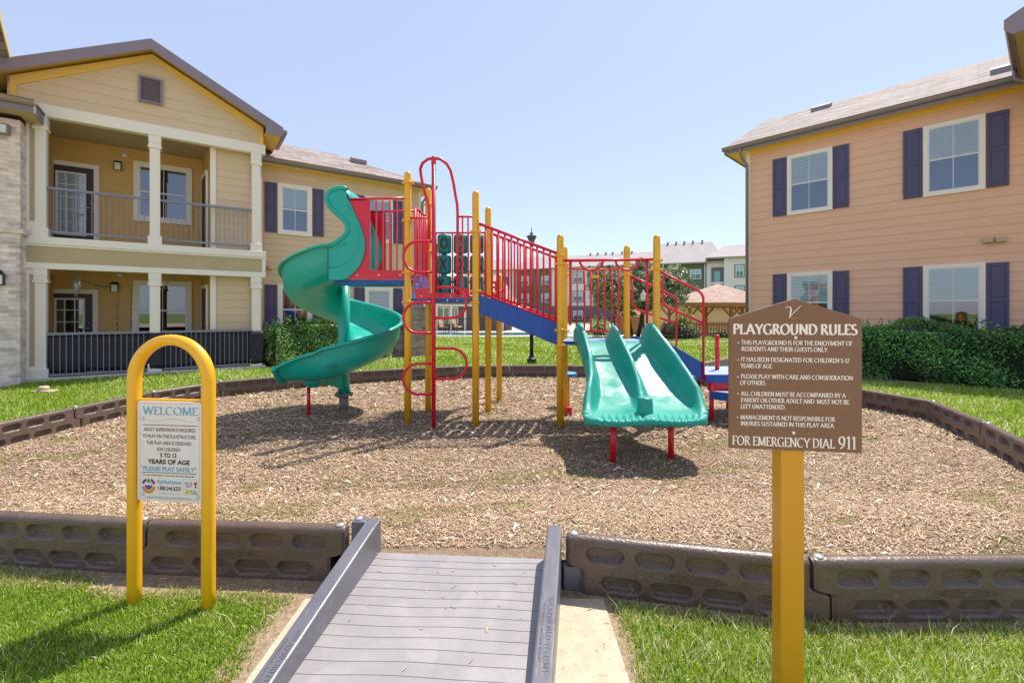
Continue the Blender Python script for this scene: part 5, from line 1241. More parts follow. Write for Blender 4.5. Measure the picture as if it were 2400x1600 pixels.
for k in range(6):
    a = k*pi/3; l = .34+.035*k; mb = MB(); mb.tube([(q.x+.045*cos(a), q.y+.045*sin(a), q.z-.05-l), (q.x+.045*cos(a), q.y+.045*sin(a), q.z-.05)], .009, 8); mb.tube([(q.x+.045*cos(a), q.y+.045*sin(a), q.z-.05), (q.x+.045*cos(a), q.y+.045*sin(a), q.z)], .001, 4); mb.build("chime_tube", M_BOLT, wc)
sl_ = thing("string_lights", "dark string of small light bulbs draped round the lower porch window", "string lights", A3(S(309, 1.75), 1.75, 0))
def strand(pts, seed):
    P = [A3(S(px, 1.74), 1.74, Z(px, y, 1.74)) for px, y in pts]; Q = []
    for a, b in zip(P, P[1:]):
        for k in range(8):
            v = a.lerp(b, k/8); v.z += .012*sin(k*2.1+seed); Q.append(v)
    Q.append(P[-1]); m = MB(); m.tube(Q, .006, 5); m.build("wire", M_BLK, sl_)
    m = MB()
    for k in range(1, len(Q), 3): m.lathe((Q[k].x, Q[k].y, Q[k].z-.045), [(.004, 0), (.018, .012), (.014, .03), (.006, .045)], 8)
    o = m.build("bulbs", M_FROST, sl_); o["label"] = "row of tiny clear bulbs"
strand([(195, 659), (215, 665), (235, 671), (260, 672)], 1); strand([(276, 690), (275, 710), (274, 735), (275, 775)], 2); strand([(311, 655), (309, 700), (307, 770)], 3)
strand([(411, 644), (400, 655), (385, 672), (374, 676)], 4); strand([(411, 644), (406, 660)], 5)

# ================================================================ right building
FB = Frame((7.66, 14.852), (.6998, -.7143), (.7143, .6998)); S, Z = FB.S, FB.Z
BB = thing("apartment_building", "peach-sided two-storey apartment building with purple shutters at the right edge of the photo", "building", (FB.O.x, FB.O.y, 0), atan2(FB.u.y, FB.u.x), frame=True)
LB = 15.0
EO = .40; EB = Z(1692, 350, -EO)
mb = MB(); mb.box((.02, .03, 0), (LB, 8.8, EB-.02)); mb.build("house_core", M_PEACH, BB)
mb = MB(); siding(mb, .10, LB, .20, EB-.14, .222, 0); mb.build("siding_wall", M_PEACH, BB)
mb = MB(); mb.box((.0, -.02, 0), (LB, .028, .19)); mb.build("foundation", M_CONC, BB)
mb = MB(); mb.box((-.01, -.035, .19), (.11, .03, EB-.15)); mb.box((-.03, .031, .19), (.019, .12, EB-.15)); mb.build("corner_trim", M_CREAM, BB)
mb = MB()
for k in range(30): a = .20+.220*k; mb.add([(.018, .12, a), (.018, 8.8, a), (.005, 8.8, a+.0), (.005, .12, a)], [(0, 1, 2, 3)]); mb.add([(.005, .12, a), (.005, 8.8, a), (.018, 8.8, a+.220), (.018, .12, a+.220)], [(0, 3, 2, 1)])
mb.build("end_siding", M_PEACH, BB)
u1, u0 = Z(1845.6, 367), Z(1845.6, 506); l1 = Z(1844.8, 640); l0 = l1-(u1-u0)
for (a, b, sh) in ((1845.6, 1952, ((1811.5, 1845), (1952.5, 1991.5))), (2163.5, 2310, ((2116, 2163), (2311, 2366.5)))):
    for z0, z1, bf in ((u0, u1, .85 if a < 2000 else 1.0), (l0, l1, .55)):
        window(BB, S(a), S(b), z0, z1, -.018, trim=.095, blind_frac=bf)
        for p, q in sh: shutter(BB, S(p)+.01, S(q)-.01, z0+.02, z1-.02, 0)
for px, y in ((2316, 563.5), (2345, 561.5)):
    p, z = S(px), Z(px, y); mb = MB(); mb.prism([(p-.085, -.02, z-.07), (p-.085, -.02, z+.07), (p-.085, -.09, z+.06), (p-.085, -.14, z-.05), (p-.085, -.12, z-.07)], (.17, 0, 0)); mb.build("vent_hood", M_TANB, BB, bevel=.006)
PWB = .5; RB = 3.45+.3
e0 = S(1695, -EO)
def zr2(w): return EB+(w+EO)*PWB
RB = 4.6; zr_ = zr2(-EO+RB); hx = S(1792, -EO+RB)
mb = MB(); mb.add([(e0, -EO, EB), (LB, -EO, EB), (LB, -EO+RB, zr_), (hx, -EO+RB, zr_), (e0, -EO+2*RB, EB), (LB, -EO+2*RB, EB)], [(0, 1, 2, 3), (4, 0, 3), (3, 2, 5, 4)]); mb.build("roof", M_SHING, BB, solid=.03)
gutter(BB, e0-.02, S(2374, -EO)+.3, EB, -EO+.02)
mb = MB(); mb.box((e0+.02, -EO+.02, EB-.20), (LB, -EO+.045, EB-.01)); mb.box((e0+.02, -EO+.045, EB-.20), (e0+.045, 6.5, EB-.01)); mb.build("fascia", M_FASC, BB)
mb = MB(); mb.box((e0+.045, -EO+.045, EB-.16), (LB, .01, EB-.14)); mb.box((e0+.045, .01, EB-.16), (.0, 6.5, EB-.14)); mb.build("soffit", M_SOFF, BB)
mb = MB(); mb.box((.1, -.04, EB-.27), (LB, -.004, EB-.162)); mb.build("frieze_trim", M_SOFF, BB)
mb = MB(); x = .05; mb.tube([(x-.12, -EO-.03, EB-.08), (x-.12, -EO-.03, EB-.17), (x-.1, -.32, EB-.40), (x-.02, -.10, EB-.62), (x-.02, -.075, EB-.75), (x-.02, -.075, .15)], .045, 10); ds = mb.build("downspout", M_GUT, BB)
for px, w_, s_ in ((1925, 3.16, .57), (2356, .86, .52)):
    p = S(px, w_); z = zr2(w_); mb = MB(); mb.prism([(p-s_/2, w_-.17, z-.10), (p-s_/2, w_-.17, z+.06), (p-s_/2, w_+.17, z+.22), (p-s_/2, w_+.17, z+.08)], (s_, 0, 0)); mb.build("roof_vent", M_FASC, BB)
# projecting upper bay at the right edge: level gutter, soffit, yellow side, rising rake
dA = FB.O.y+S(2374, -EO)*FB.u.y-EO*FB.w.y; zE = EB; dB = dA*(184-HY)/(63-HY); A = W(2374, 184, dA); B = W(2353, 63, dB); A.z = B.z = zE
def toB(v): q = Vector((v.x-FB.O.x, v.y-FB.O.y)); return Vector((q.dot(FB.u), q.dot(FB.w), v.z))
dv = (B-A).normalized(); rv = Vector((-dv.y, dv.x, 0)); rv = rv if rv.x > 0 else -rv; run = (B-A)
def along(prof, name, m, bevel=0):
    mb = MB(); mb.prism([toB(A+rv*a+Vector((0, 0, b))) for a, b in prof], toB(A+run)-toB(A)); return mb.build(name, m, BB, bevel=bevel)
along([(0, 0), (0, -.05), (.03, -.11), (.10, -.11), (.10, 0)], "gutter", M_GUT); along([(.102, .02), (.102, -.22), (.125, -.22), (.125, .02)], "fascia", M_FASC)
along([(.127, -.19), (.50, -.19), (.50, -.17), (.127, -.17)], "soffit", M_TANB); along([(.505, -.17), (.505, -1.05), (3.2, -1.05), (3.2, 1.2), (.505, .05)], "bay_wall", M_SOFF)
along([(.06, .005), (3.3, 1.60), (3.3, 1.68), (.06, .08)], "bay_roof", M_SHING)
mb = MB(); e = B+dv*.02; mb.prism([toB(e+rv*a+Vector((0, 0, b))) for a, b in ((.0, -.11), (.0, .06), (.10, .12), (3.2, 1.70), (3.2, 1.45), (.42, .04), (.42, -.24), (.10, -.24))], toB(e+dv*.03)-toB(e)); mb.build("rake_fascia", M_FASC, BB)
mb = MB(); p = A.lerp(B, .25); mb.tube([toB(p+rv*.05+Vector((0, 0, -.08))), toB(p+rv*.06+Vector((0, 0, -.30))), toB(p+rv*.20+Vector((0, 0, -.42))), toB(p+rv*.6+Vector((0, 0, -.45)))], .045, 10); mb.build("downspout", M_GUT, BB)
# ---------------------------------------------------------------- foliage
def leafmass(parent, name, C, Nrm, size, cols, aspect=.5, jitter=.8, up=.0, mat_=None, topmat=None):
    c = len(C); d = Nrm+rng.normal(0, jitter, (c, 3)); d[:, 2] += up; d /= np.linalg.norm(d, axis=1)[:, None]
    r = rng.normal(0, 1, (c, 3)); a = np.cross(d, r); a /= np.linalg.norm(a, axis=1)[:, None]; b = np.cross(d, a)
    s = size*rng.lognormal(0, .25, c); a = a*s[:, None]/2; b = b*(s*aspect)[:, None]/2
    V = np.stack([C-a, C-b*1.0+a*.1, C+a, C+b*1.0+a*.1], 1).reshape(-1, 3)
    base = np.array(cols); t = base[rng.integers(0, len(base), c)]*rng.uniform(.7, 1.3, (c, 1)); t = t*(1+.35*np.sin(C[:, :1]*2.3+C[:, 1:2]*1.7)*np.sin(C[:, 2:3]*5+C[:, :1]*3)); T = np.repeat(t, 4, 0)
    Fq = np.arange(c*4).reshape(c, 4)
    off = np.array(OFFS[parent.name]) if parent is not None else np.zeros(3)
    o = mesh_np(name, V-off, Fq, mat_ or M_LEAF, T)
    if parent is not None: o.parent = parent
    return o
def hedge(name, label, P0, u, w, length, depth, height, n_leaf, size, cols, group=None, rnd=.25, dome=.0, sprigs=0):
    """box hedge with bumpy faces: P0 front-left corner, u along, w into"""
    root = thing(name, label, "hedge", (P0[0], P0[1], 0), 0, group)
    u = np.array([u[0], u[1], 0]); w = np.array([w[0], w[1], 0]); P = np.array([P0[0], P0[1], 0])
    areas = np.array([length*height, length*depth, depth*height, depth*height, length*height*.3]); k = rng.choice(5, n_leaf, p=areas/areas.sum())
    a, b = rng.random(n_leaf), rng.random(n_leaf); s = np.zeros(n_leaf); d = np.zeros(n_leaf); z = np.zeros(n_leaf); Nn = np.zeros((n_leaf, 3))
    for i, (fs, fd, fz, nn) in enumerate(((a, 0*a, b, -w), (a, b, 0*a+1, np.array([0, 0, 1.])), (0*a, a, b, -u), (0*a+1, a, b, u), (a, 0*a+1, b, w))):
        m = k == i; s[m], d[m], z[m] = fs[m], fd[m], fz[m]; Nn[m] = nn
    S_, D_, Z_ = s*length, d*depth, z*height
    # rounded edges and bumps
    pt_ = np.sin(S_*2.1+1.3)*np.sin(Z_*3.7+S_)*.5
    bump = .06*pt_+.08*np.sin(S_*3.1+Z_*2.3)+.06*np.sin(S_*7.3+D_*4)+.05*np.sin(Z_*9+S_*2)+rng.normal(0, .035, n_leaf)-np.abs(rng.normal(0, .05, n_leaf))
    cx_, cd_, cz_ = length/2, depth/2, height*.5
    ex = np.maximum(np.abs(S_-cx_)-(cx_-rnd), 0); ed = np.maximum(np.abs(D_-cd_)-(cd_-rnd), 0); ez = np.maximum(Z_-(height-rnd), 0)
    r = np.sqrt(ex**2+ed**2+ez**2)+1e-9; f = np.minimum(1, rnd/r)
    S_ = np.where(ex > 0, cx_+np.sign(S_-cx_)*(cx_-rnd+ex*f), S_); D_ = np.where(ed > 0, cd_+np.sign(D_-cd_)*(cd_-rnd+ed*f), D_); Z_ = np.where(ez > 0, height-rnd+ez*f, Z_)
    low = np.clip(1-Z_/.25, 0, 1); 
    C = P+u*S_[:, None]+w*D_[:, None]+np.array([0, 0, 1.])*Z_[:, None]+Nn*bump[:, None]-(Nn*(low*.12)[:, None])
    C[:, 2] = np.maximum(C[:, 2], .03)
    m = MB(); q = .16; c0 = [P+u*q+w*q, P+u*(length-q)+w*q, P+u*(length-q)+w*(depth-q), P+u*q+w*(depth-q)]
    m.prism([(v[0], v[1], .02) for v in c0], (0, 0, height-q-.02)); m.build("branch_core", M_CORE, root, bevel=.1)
    if sprigs:
        Cs = []; 
        for _ in range(sprigs):
            s0, d0 = rng.random()*length, rng.random()*depth*.7; hh = rng.uniform(.08, .24)
            for j in range(16): Cs.append(P+u*(s0+rng.normal(0, .02))+w*d0+np.array([0, 0, height+hh*j/16-.02]))
        Cs = np.array(Cs); C = np.concatenate([C, Cs]); Nn = np.concatenate([Nn, np.tile([0, -.5, .5], (len(Cs), 1))])
    leafmass(root, "foliage", C, Nn, size, cols, jitter=.75)
    return root
# hedge by the left wing
GH = [(.10,.25,.03),(.17,.38,.06),(.06,.16,.025),(.26,.52,.10),(.70,.78,.50)]
h0 = FA.O+FA.u*FA.S(636, .0)+FA.w*.0
def pA(s, w): return FA.O+FA.u*s+FA.w*w
s0 = FA.S(640, .05); s1 = FA.S(905, .3)
hedge("clipped_hedge", "glossy clipped hedge under the left building's windows, behind the spiral slide", pA(s0, .0), FA.u, FA.w, FA.S(800, .05)-s0, .95, 1.22, 24000, .052, GH, "hedges along the left building", sprigs=14)
s2 = FA.S(838, .1)
hedge("clipped_hedge", "small clipped shrub to the right of the spiral slide, beside the brick pier", pA(s2, .12), FA.u, FA.w, FA.S(930, .2)-s2, .8, .95, 9000, .055, GH, "hedges along the left building", rnd=.35, sprigs=6)
# hedge by the right building
DG = [(.06,.17,.05),(.09,.26,.08),(.04,.11,.04),(.14,.36,.09),(.28,.55,.11)]
t0 = FB.S(1925, -2.97); h1 = FB.O+FB.u*t0+FB.w*(-2.97)
hedge("clipped_hedge", "long dark clipped hedge under the right building's lower windows", h1, FB.u, FB.w, 8.6, 1.3, 1.17, 70000, .05, DG, None, sprigs=60)
# mulch strips at the houses
mb = MB(); 
q = [pA(s0-.5, -.18), pA(FA.S(1000, .0), -.10), pA(FA.S(1000, 1.2), 1.2), pA(s0-.5, 1.2)]; mb.add([(p.x, p.y, .006) for p in q], [(0, 1, 2, 3)])
def pB(s, w): return FB.O+FB.u*s+FB.w*w
q = [pB(-.6, -3.1), pB(11, -3.1), pB(11, .0), pB(-.6, .0)]; mb.add([(p.x, p.y, .006) for p in q], [(3, 2, 1, 0)])
tag(mb.build("flower_bed", M_SOIL, origin=(0, 0, 0)), None, None, kind='structure')
mb = MB(); a = W(905, 843, 14.4); mb.add([(a.x-1.0, 14.0, .008), (a.x+1.4, 14.5, .008), (a.x+1.5, 14.9, .008), (a.x-1.0, 14.45, .008)], [(0, 1, 2, 3)])
mb.add([(-6, 22.0, .008), (12, 23.3, .008), (12, 23.75, .008), (-6, 22.5, .008)], [(0, 1, 2, 3)])
tag(mb.build("footpath", M_WALK, origin=(0, 0, 0)), None, None, kind='structure')
# trees
def tree(name, label, base, height, rx, ry, z0, n_clump, per, leaf, cols, seed, trunks=1, lean=0, group=None):
    r = np.random.default_rng(seed); root = thing(name, label, "tree", (*base, 0), 0, group); cz = (z0+height)/2; hz = (height-z0)/2
    m = MB(); tips = []
    for k in range(trunks):
        b = Vector((base[0]+(k-.5*(trunks-1))*.35, base[1], -.05)); t = Vector((base[0]+(k-.5*(trunks-1))*1.3+lean, base[1], cz-hz*.2))
        m.tube([b, b.lerp(t, .35)+Vector((.05, 0, .0)), b.lerp(t, .7), t], .14, 10, rfn=lambda q: .15*(1-.55*q)*height/5)
        for j in range(9):
            a = r.uniform(0, 2*pi); st = b.lerp(t, r.uniform(.55, 1)); e = Vector((base[0]+rx*.75*cos(a)*r.uniform(.5, 1), base[1]+ry*.75*sin(a)*r.uniform(.5, 1), cz+hz*r.uniform(-.4, .8)))
            m.tube([st, st.lerp(e, .5)+Vector((0, 0, .15)), e], .05, 6, rfn=lambda q: .06*(1-.8*q)); tips.append(e)
    m.build("trunk", M_BARK, root)
    C = []; Nn = []
    for j in range(n_clump):
        a = r.uniform(0, 2*pi); v = r.uniform(-1, 1); q = r.uniform(.45, 1)**.5
        lob = 1+.18*sin(3*a+seed)+.12*sin(5*a+v*4)
        c = np.array([base[0]+rx*q*sqrt(1-v*v)*cos(a)*lob, base[1]+ry*q*sqrt(1-v*v)*sin(a)*lob, cz+hz*q*v*(1+.1*sin(4*a))]); sz = r.uniform(.16, .38)*height/5
        p = r.normal(0, 1, (per, 3)); p /= np.linalg.norm(p, axis=1)[:, None]; p *= r.uniform(.5, 1, (per, 1)); C.append(c+p*sz*np.array([1, 1, .75])); Nn.append(p*.6+(c-np.array([base[0], base[1], cz]))*.3)
    C = np.concatenate(C); Nn = np.concatenate(Nn); leafmass(root, "crown", C, Nn, leaf, cols, jitter=.6)
    return root
OL = [(.17,.22,.10),(.26,.32,.15),(.38,.43,.25),(.08,.11,.05),(.58,.60,.42)]
tree("broadleaf_tree", "grey-green bushy tree behind the gate over the double slide", (W(1487, 0, 27).x, 27), 4.55, 3.0, 2.6, 1.45, 420, 70, .15, OL, 3, trunks=2)
# shrubs
def bush(name, label, c, r, h, n_, leaf, cols, group=None):
    root = thing(name, label, "shrub", (c[0], c[1], 0), 0, group); p = rng.normal(0, 1, (n_, 3)); p /= np.linalg.norm(p, axis=1)[:, None]; p[:, 2] = np.abs(p[:, 2])
    q = rng.uniform(.55, 1, (n_, 1)); a = np.arctan2(p[:, 1], p[:, 0]); lob = 1+.2*np.sin(4*a+c[0])+.12*np.sin(9*a)
    C = np.array([c[0], c[1], .05])+p*q*np.array([r, r, h])*lob[:, None]; leafmass(root, "foliage", C, p, leaf, cols, jitter=.8)
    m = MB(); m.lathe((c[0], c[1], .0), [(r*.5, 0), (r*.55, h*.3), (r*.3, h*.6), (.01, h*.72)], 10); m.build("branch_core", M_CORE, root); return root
SG = "shrubs in front of the gazebo"
bush("shrub", "pinkish green shrub left of the gazebo, nearest the yellow post", (W(1568, 0, 25.6).x, 25.6), .85, 1.0, 2600, .10, [(.20,.22,.10),(.32,.20,.15),(.12,.17,.06),(.36,.27,.2)], SG)
bush("shrub", "dark low shrub between the gazebo fence and the stair handrails", (W(1606, 0, 25.3).x, 25.3), .72, .72, 2200, .10, [(.03,.045,.03),(.06,.08,.05),(.10,.12,.07)], SG)
bush("shrub", "tall yellow-green shrub under the left corner of the gazebo roof", (W(1598, 0, 27).x, 27), .62, 1.75, 2200, .12, [(.35,.45,.06),(.5,.55,.1),(.2,.3,.05)], SG)
bush("shrub", "low dark ground shrub right of the gazebo post", (W(1700, 0, 26).x, 26), .8, .42, 1200, .09, [(.03,.05,.025),(.07,.11,.04)], SG)
bush("shrub", "pale green shrub by the pool fence, seen through the back barrier bars", (W(1405, 0, 30).x, 30), .9, 1.1, 1600, .12, [(.25,.38,.1),(.4,.5,.16)], None)
# ---------------------------------------------------------------- gazebo with its fence
GC = Vector((W(1690, 0, 30).x, 30.5)); gz = thing("gazebo", "brown timber gazebo with a shingled hip roof left of the peach building", "gazebo", (GC.x, GC.y, 0))
hx_, hy_ = 3.05, 2.3; ez_ = 2.12; az_ = 3.42
mb = MB(); mb.add([(GC.x-hx_, GC.y-hy_, ez_), (GC.x+hx_, GC.y-hy_, ez_), (GC.x+hx_, GC.y+hy_, ez_), (GC.x-hx_, GC.y+hy_, ez_), (GC.x, GC.y, az_)], [(0, 1, 4), (1, 2, 4), (2, 3, 4), (3, 0, 4)]); mb.build("roof", M_SHINGF, gz, solid=.05)
mb = MB(); h = .22
for x0, x1, y0_, y1_ in ((-hx_, hx_, -hy_, -hy_+.06), (-hx_, hx_, hy_-.06, hy_), (-hx_, -hx_+.06, -hy_+.06, hy_-.06), (hx_-.06, hx_, -hy_+.06, hy_-.06)): mb.box((GC.x+x0, GC.y+y0_, ez_-h-.05), (GC.x+x1, GC.y+y1_, ez_-.05))
mb.build("eave_beam", M_WOOD, gz)
for x in (-hx_+.45, 0, hx_-.45):
    for y in (-hy_+.4, hy_-.4):
        mb = MB(); mb.box((GC.x+x-.09, GC.y+y-.09, 0), (GC.x+x+.09, GC.y+y+.09, ez_-.25)); p = mb.build("post", M_WOOD, gz)
        for sg in (-1, 1): m2 = MB(); m2.bar((GC.x+x+sg*.07, GC.y+y, ez_-.85), (GC.x+x+sg*.55, GC.y+y, ez_-.30), .08, .10); m2.build("knee_brace", M_WOOD, p)
fg = thing("picket_fence", "brown timber picket fence in front of the gazebo", "fence", (W(1665, 0, 28).x, 28.0, 0)); y = 27.9
x0, x1 = W(1618, 0, y).x, W(1750, 0, y).x; mb = MB(); n_ = int((x1-x0)/.17)
for k in range(n_): x = x0+(x1-x0)*k/n_; mb.box((x, y-.015, .06), (x+.09, y+.015, .86))
mb.build("pickets", M_WOOD, fg); mb = MB(); mb.box((x0, y+.016, .70), (x1, y+.06, .80)); mb.box((x0, y+.016, .2), (x1, y+.06, .28)); mb.box((x0, y-.05, .861), (x1, y+.06, .90)); mb.build("rails", M_WOOD, fg)
pf = thing("timber_screen", "stained board screen fence below the bushy tree", "fence", (W(1475, 0, 31).x, 31, 0)); mb = MB(); x0, x1 = W(1441, 0, 31).x, W(1506, 0, 31).x; n_ = 14
for k in range(n_): a = x0+(x1-x0)*k/n_; mb.box((a, 31-(.01 if k % 2 else 0), .0), (a+(x1-x0)/n_-.012, 31.04, 1.22+.02*sin(k)))
mb.build("boards", M_WOOD, pf); mb = MB(); mb.box((x0, 30.96, 1.25), (x1, 31.06, 1.33)); mb.build("cap_rail", M_WOOD, pf)
# low beige outbuilding behind the gazebo
ob = thing("outbuilding", "low beige outbuilding with a shingled roof behind the gazebo", "building", (W(1640, 0, 38).x, 38, 0)); x0, x1 = W(1500, 0, 38).x, W(1790, 0, 38).x
mb = MB(); mb.box((x0, 38, 0), (x1, 46, 2.0)); mb.build("wall", M_BEIGE, ob); mb = MB(); mb.add([(x0-.6, 37.5, 1.95), (x1+.6, 37.5, 1.95), (x1-2, 42, 3.1), (x0+2.2, 42, 3.1), (x0-.6, 46.5, 1.95), (x1+.6, 46.5, 1.95)], [(0, 1, 2, 3), (4, 0, 3), (3, 2, 5, 4), (1, 5, 2)]); mb.build("roof", M_SHINGF, ob, solid=.05)
mb = MB(); p = W(1654, 0, 37.9).x; mb.box((p-.06, 37.9, .1), (p+.06, 37.99, 1.9)); mb.build("downspout", M_GUT, ob)
# ---------------------------------------------------------------- far apartment building
o0 = Vector((W(1200, 0, 77).x, 77)); o1 = Vector((W(1640, 0, 66).x, 66)); u_ = (o1-o0).normalized(); w_ = Vector((-u_.y, u_.x))
FC = Frame(o0, u_, w_); S, Z = FC.S, FC.Z
BC = thing("apartment_building", "far three-storey white and green apartment building beyond the pool", "building", (o0.x, o0.y, 0), atan2(u_.y, u_.x), frame=True)
def seg(pa, pb, w0, zt_, m, name="wall", z0=2.55):
    mb = MB(); mb.box((S(pa, w0), w0, z0), (S(pb, w0), 12, zt_)); return mb.build(name, m, BC)
ze = 8.75
seg(1090, 1205, -.6, ze, M_FWHITE); seg(1205, 1293, .4, ze, M_FGREEN); seg(1293, 1394, .0, ze, M_FWHITE); seg(1394, 1420, 1.0, ze, M_FGREY); seg(1420, 1556, .0, ze, M_FWHITE); seg(1556, 1656, .3, ze, M_FGREEN); seg(1656, 1697, .2, ze+.5, M_FWHITE); seg(1697, 1800, -.5, ze+.55, M_FWHITE)
mb = MB(); mb.box((S(1090, -.1), -.12, 0), (S(1800, -.1), 11.9, 2.55)); mb.build("ground_floor_wall", M_FGREY, BC)
def cwin(pa, pb, ya, yb, w0, n_=2):
    a, b = S(pa, w0), S(pb, w0); zt_, zb_ = Z(pa, ya, w0), Z(pa, yb, w0)
    mb = MB(); mb.box((a, w0-.10, zb_), (b, w0-.0, zt_)); fr = mb.build("window", M_FGREY, BC)
    mb = MB(); mb.box((a+.12, w0-.13, zb_+.12), (b-.12, w0-.101, zt_-.12)); mb.build("frame", M_WHT, fr)
    for k in range(n_):
        x0 = a+.2+(b-a-.4)*k/n_+.04; x1 = a+.2+(b-a-.4)*(k+1)/n_-.04; zm = (zt_+zb_)/2
        mb = MB(); mb.box((x0, w0-.15, zm+.04), (x1, w0-.131, zt_-.2)); mb.build("upper_pane", mat("far_pane_light", (.40,.58,.62), .15), fr)
        mb = MB(); mb.box((x0, w0-.15, zb_+.2), (x1, w0-.131, zm-.04)); mb.build("lower_pane", mat("far_pane_dark", (.13,.20,.30), .12), fr)
for pa, pb, ys, w0 in ((1219, 1241.5, ((646, 671), (687, 711)), .4), (1268, 1290, ((645, 669), (686, 711)), .4), (1342, 1368, ((637, 664), (681, 708)), 0), (1615, 1645.5, ((629.5, 656.5), (675, 700)), .3), (1721.5, 1745, ((620, 650.5), (669, 695)), -.5)):
    for ya, yb in ys: cwin(pa, pb, ya, yb, w0)
cwin(1342, 1368, 726, 750, -.12); cwin(1219, 1241, 728, 750, -.12)
for pa, pb, ya, yb, w0 in ((1667, 1695.5, 627, 661.5, .2), (1667, 1695.5, 668, 700, .2), (1176.5, 1190, 649, 680, -.6), (1176.5, 1190, 687, 715, -.6), (1396, 1418, 620, 660, 1.0)):
    a, b = S(pa, w0), S(pb, w0); zt_, zb_ = Z(pa, ya, w0), Z(pa, yb, w0); mb = MB(); mb.box((a, w0-.12, zb_), (b, w0-.0, zt_)); bl = mb.build("balcony_recess", M_FGREY, BC)
    mb = MB(); mb.box((a, w0-.5, zb_-.25), (b, w0-.121, zb_)); mb.build("balcony_slab", M_WHT, bl)
    mb = MB(); c = (a+b)/2; mb.box((c-.4, w0-.15, zb_+.05), (c+.35, w0-.121, zt_-.55)); mb.build("balcony_door", mat("far_pane_teal", (.20,.45,.45), .15), bl)
# roofs
def croof(pa, pb, w0, ze_, zr_, dep=6.5, ra=0, rb=0):
    a, b = S(pa, w0), S(pb, w0); hl = (S(ra, w0+dep)-a) if ra else 0; hr = (b-S(rb, w0+dep)) if rb else 0; mb = MB(); mb.add([(a, w0, ze_), (b, w0, ze_), (b-hr, w0+dep, zr_), (a+hl, w0+dep, zr_), (a, w0+2*dep, ze_), (b, w0+2*dep, ze_)], [(0, 1, 2, 3), (4, 0, 3), (3, 2, 5, 4), (1, 5, 2)]); mb.build("roof", M_FROOF, BC, solid=.2)
RZ1 = Z(1440, 594, 5.9); RZ2 = Z(1620, 568.5, 7); RZ3 = Z(1720, 574, 5.4); RZ0 = Z(1260, 602, 6.2); RZ4 = Z(1160, 608, 5.3)
croof(1060, 1210, -1.2, 8.7, RZ4, rb=1185); croof(1204, 1345, -.3, 8.75, RZ0, ra=1238, rb=1328); croof(1280, 1660, -.6, 8.75, RZ1, ra=1330, rb=1600); croof(1500, 1702, -.5, 8.8, RZ2, dep=7.5, ra=1545, rb=1668); croof(1655, 1840, -1.1, 9.3, RZ3, dep=6.5, ra=1697)
mb = MB()
for px, y in ((1384, 596), (1401, 594.5), (1420, 593), (1436, 591.5), (1458, 590), (1481, 588)):
    p = S(px, 5.4); v_ = MB(); v_.lathe((p, 5.4, RZ1-.35), [(.13, 0), (.13, .42), (.2, .44), (.2, .52)], 10); v_.build("roof_vent", M_FASC, BC)
for px, y in ((1565, 575), (1585, 573), (1604, 572.5), (1624, 571), (1646, 569.5)):
    p = S(px, 6.5); v_ = MB(); v_.lathe((p, 6.5, RZ2-.35), [(.13, 0), (.13, .42), (.2, .44), (.2, .52)], 10); v_.build("roof_vent", M_FASC, BC)
for px in (1212, 1652): v_ = MB(); p = S(px, .2); v_.box((p-.06, .05, 2.6), (p+.06, .17, 8.5)); v_.build("downspout", M_WHT, BC)
# ---------------------------------------------------------------- pool, its house, fence and furniture
tag(MB().add([(-14, 28.2, .012), (13, 28.0, .012), (13, 58, .012), (-14, 58, .012)], [(0, 1, 2, 3)]).build("pool_deck", M_WALK, origin=(0, 0, 0)), None, None, kind='structure')
tag(MB().add([(-7.5, 30.4, .02), (3.0, 30.2, .02), (3.0, 33.5, .02), (-7.5, 33.7, .02)], [(0, 1, 2, 3)]).build("pool_water", M_POOL, origin=(0, 0, 0)), None, None, kind='structure')
PH = thing("pool_house", "tan pool house with brown columns seen under the upper deck", "building", (W(1070, 0, 38).x, 38, 0)); X = lambda px, Y=38: W(px, 0, Y).x
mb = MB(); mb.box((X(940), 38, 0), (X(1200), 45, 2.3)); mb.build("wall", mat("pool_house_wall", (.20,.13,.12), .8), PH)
mb = MB(); mb.box((X(935), 37.6, 2.0), (X(1205), 37.99, 2.45)); mb.build("porch_beam", M_CREAM, PH)
mb = MB(); mb.add([(X(925), 37, 2.42), (X(1212), 37, 2.42), (X(1170), 42, 4.9), (X(965), 42, 4.9), (X(925), 47, 2.42), (X(1212), 47, 2.42)], [(0, 1, 2, 3), (4, 0, 3), (3, 2, 5, 4), (1, 5, 2)]); mb.build("roof", M_SHINGF, PH, solid=.08)
for px in (984, 1024, 1058.5, 1091, 1140, 1178): mb = MB(); mb.box((X(px)-.09, 37.7, 0), (X(px)+.09, 37.88, 2.0)); mb.build("column", M_CREAM, PH)
for a, b in ((1026, 1054), (1058, 1074)):
    mb = MB(); mb.box((X(a), 37.95, .5), (X(b), 37.99, 1.95)); f_ = mb.build("window", M_CREAM, PH); n_ = 2
    for k in range(n_): mb = MB(); x0 = X(a)+.06+(X(b)-X(a)-.06)*k/n_; mb.box((x0, 37.93, .58), (x0+(X(b)-X(a))/n_-.12, 37.949, 1.85)); mb.build("pane", mat("pool_house_pane", (.28,.30,.24), .2), f_)
# life ring
lr = MB(); c = W(992, 754.5, 37.3); lr.tube([(c.x+.20*cos(t), c.y, c.z+.20*sin(t)) for t in np.linspace(0, 2*pi, 25)], .055, 8, caps=False); tag(lr.build("life_ring", M_WHT), "white life ring hanging by the pool house door", "life ring")
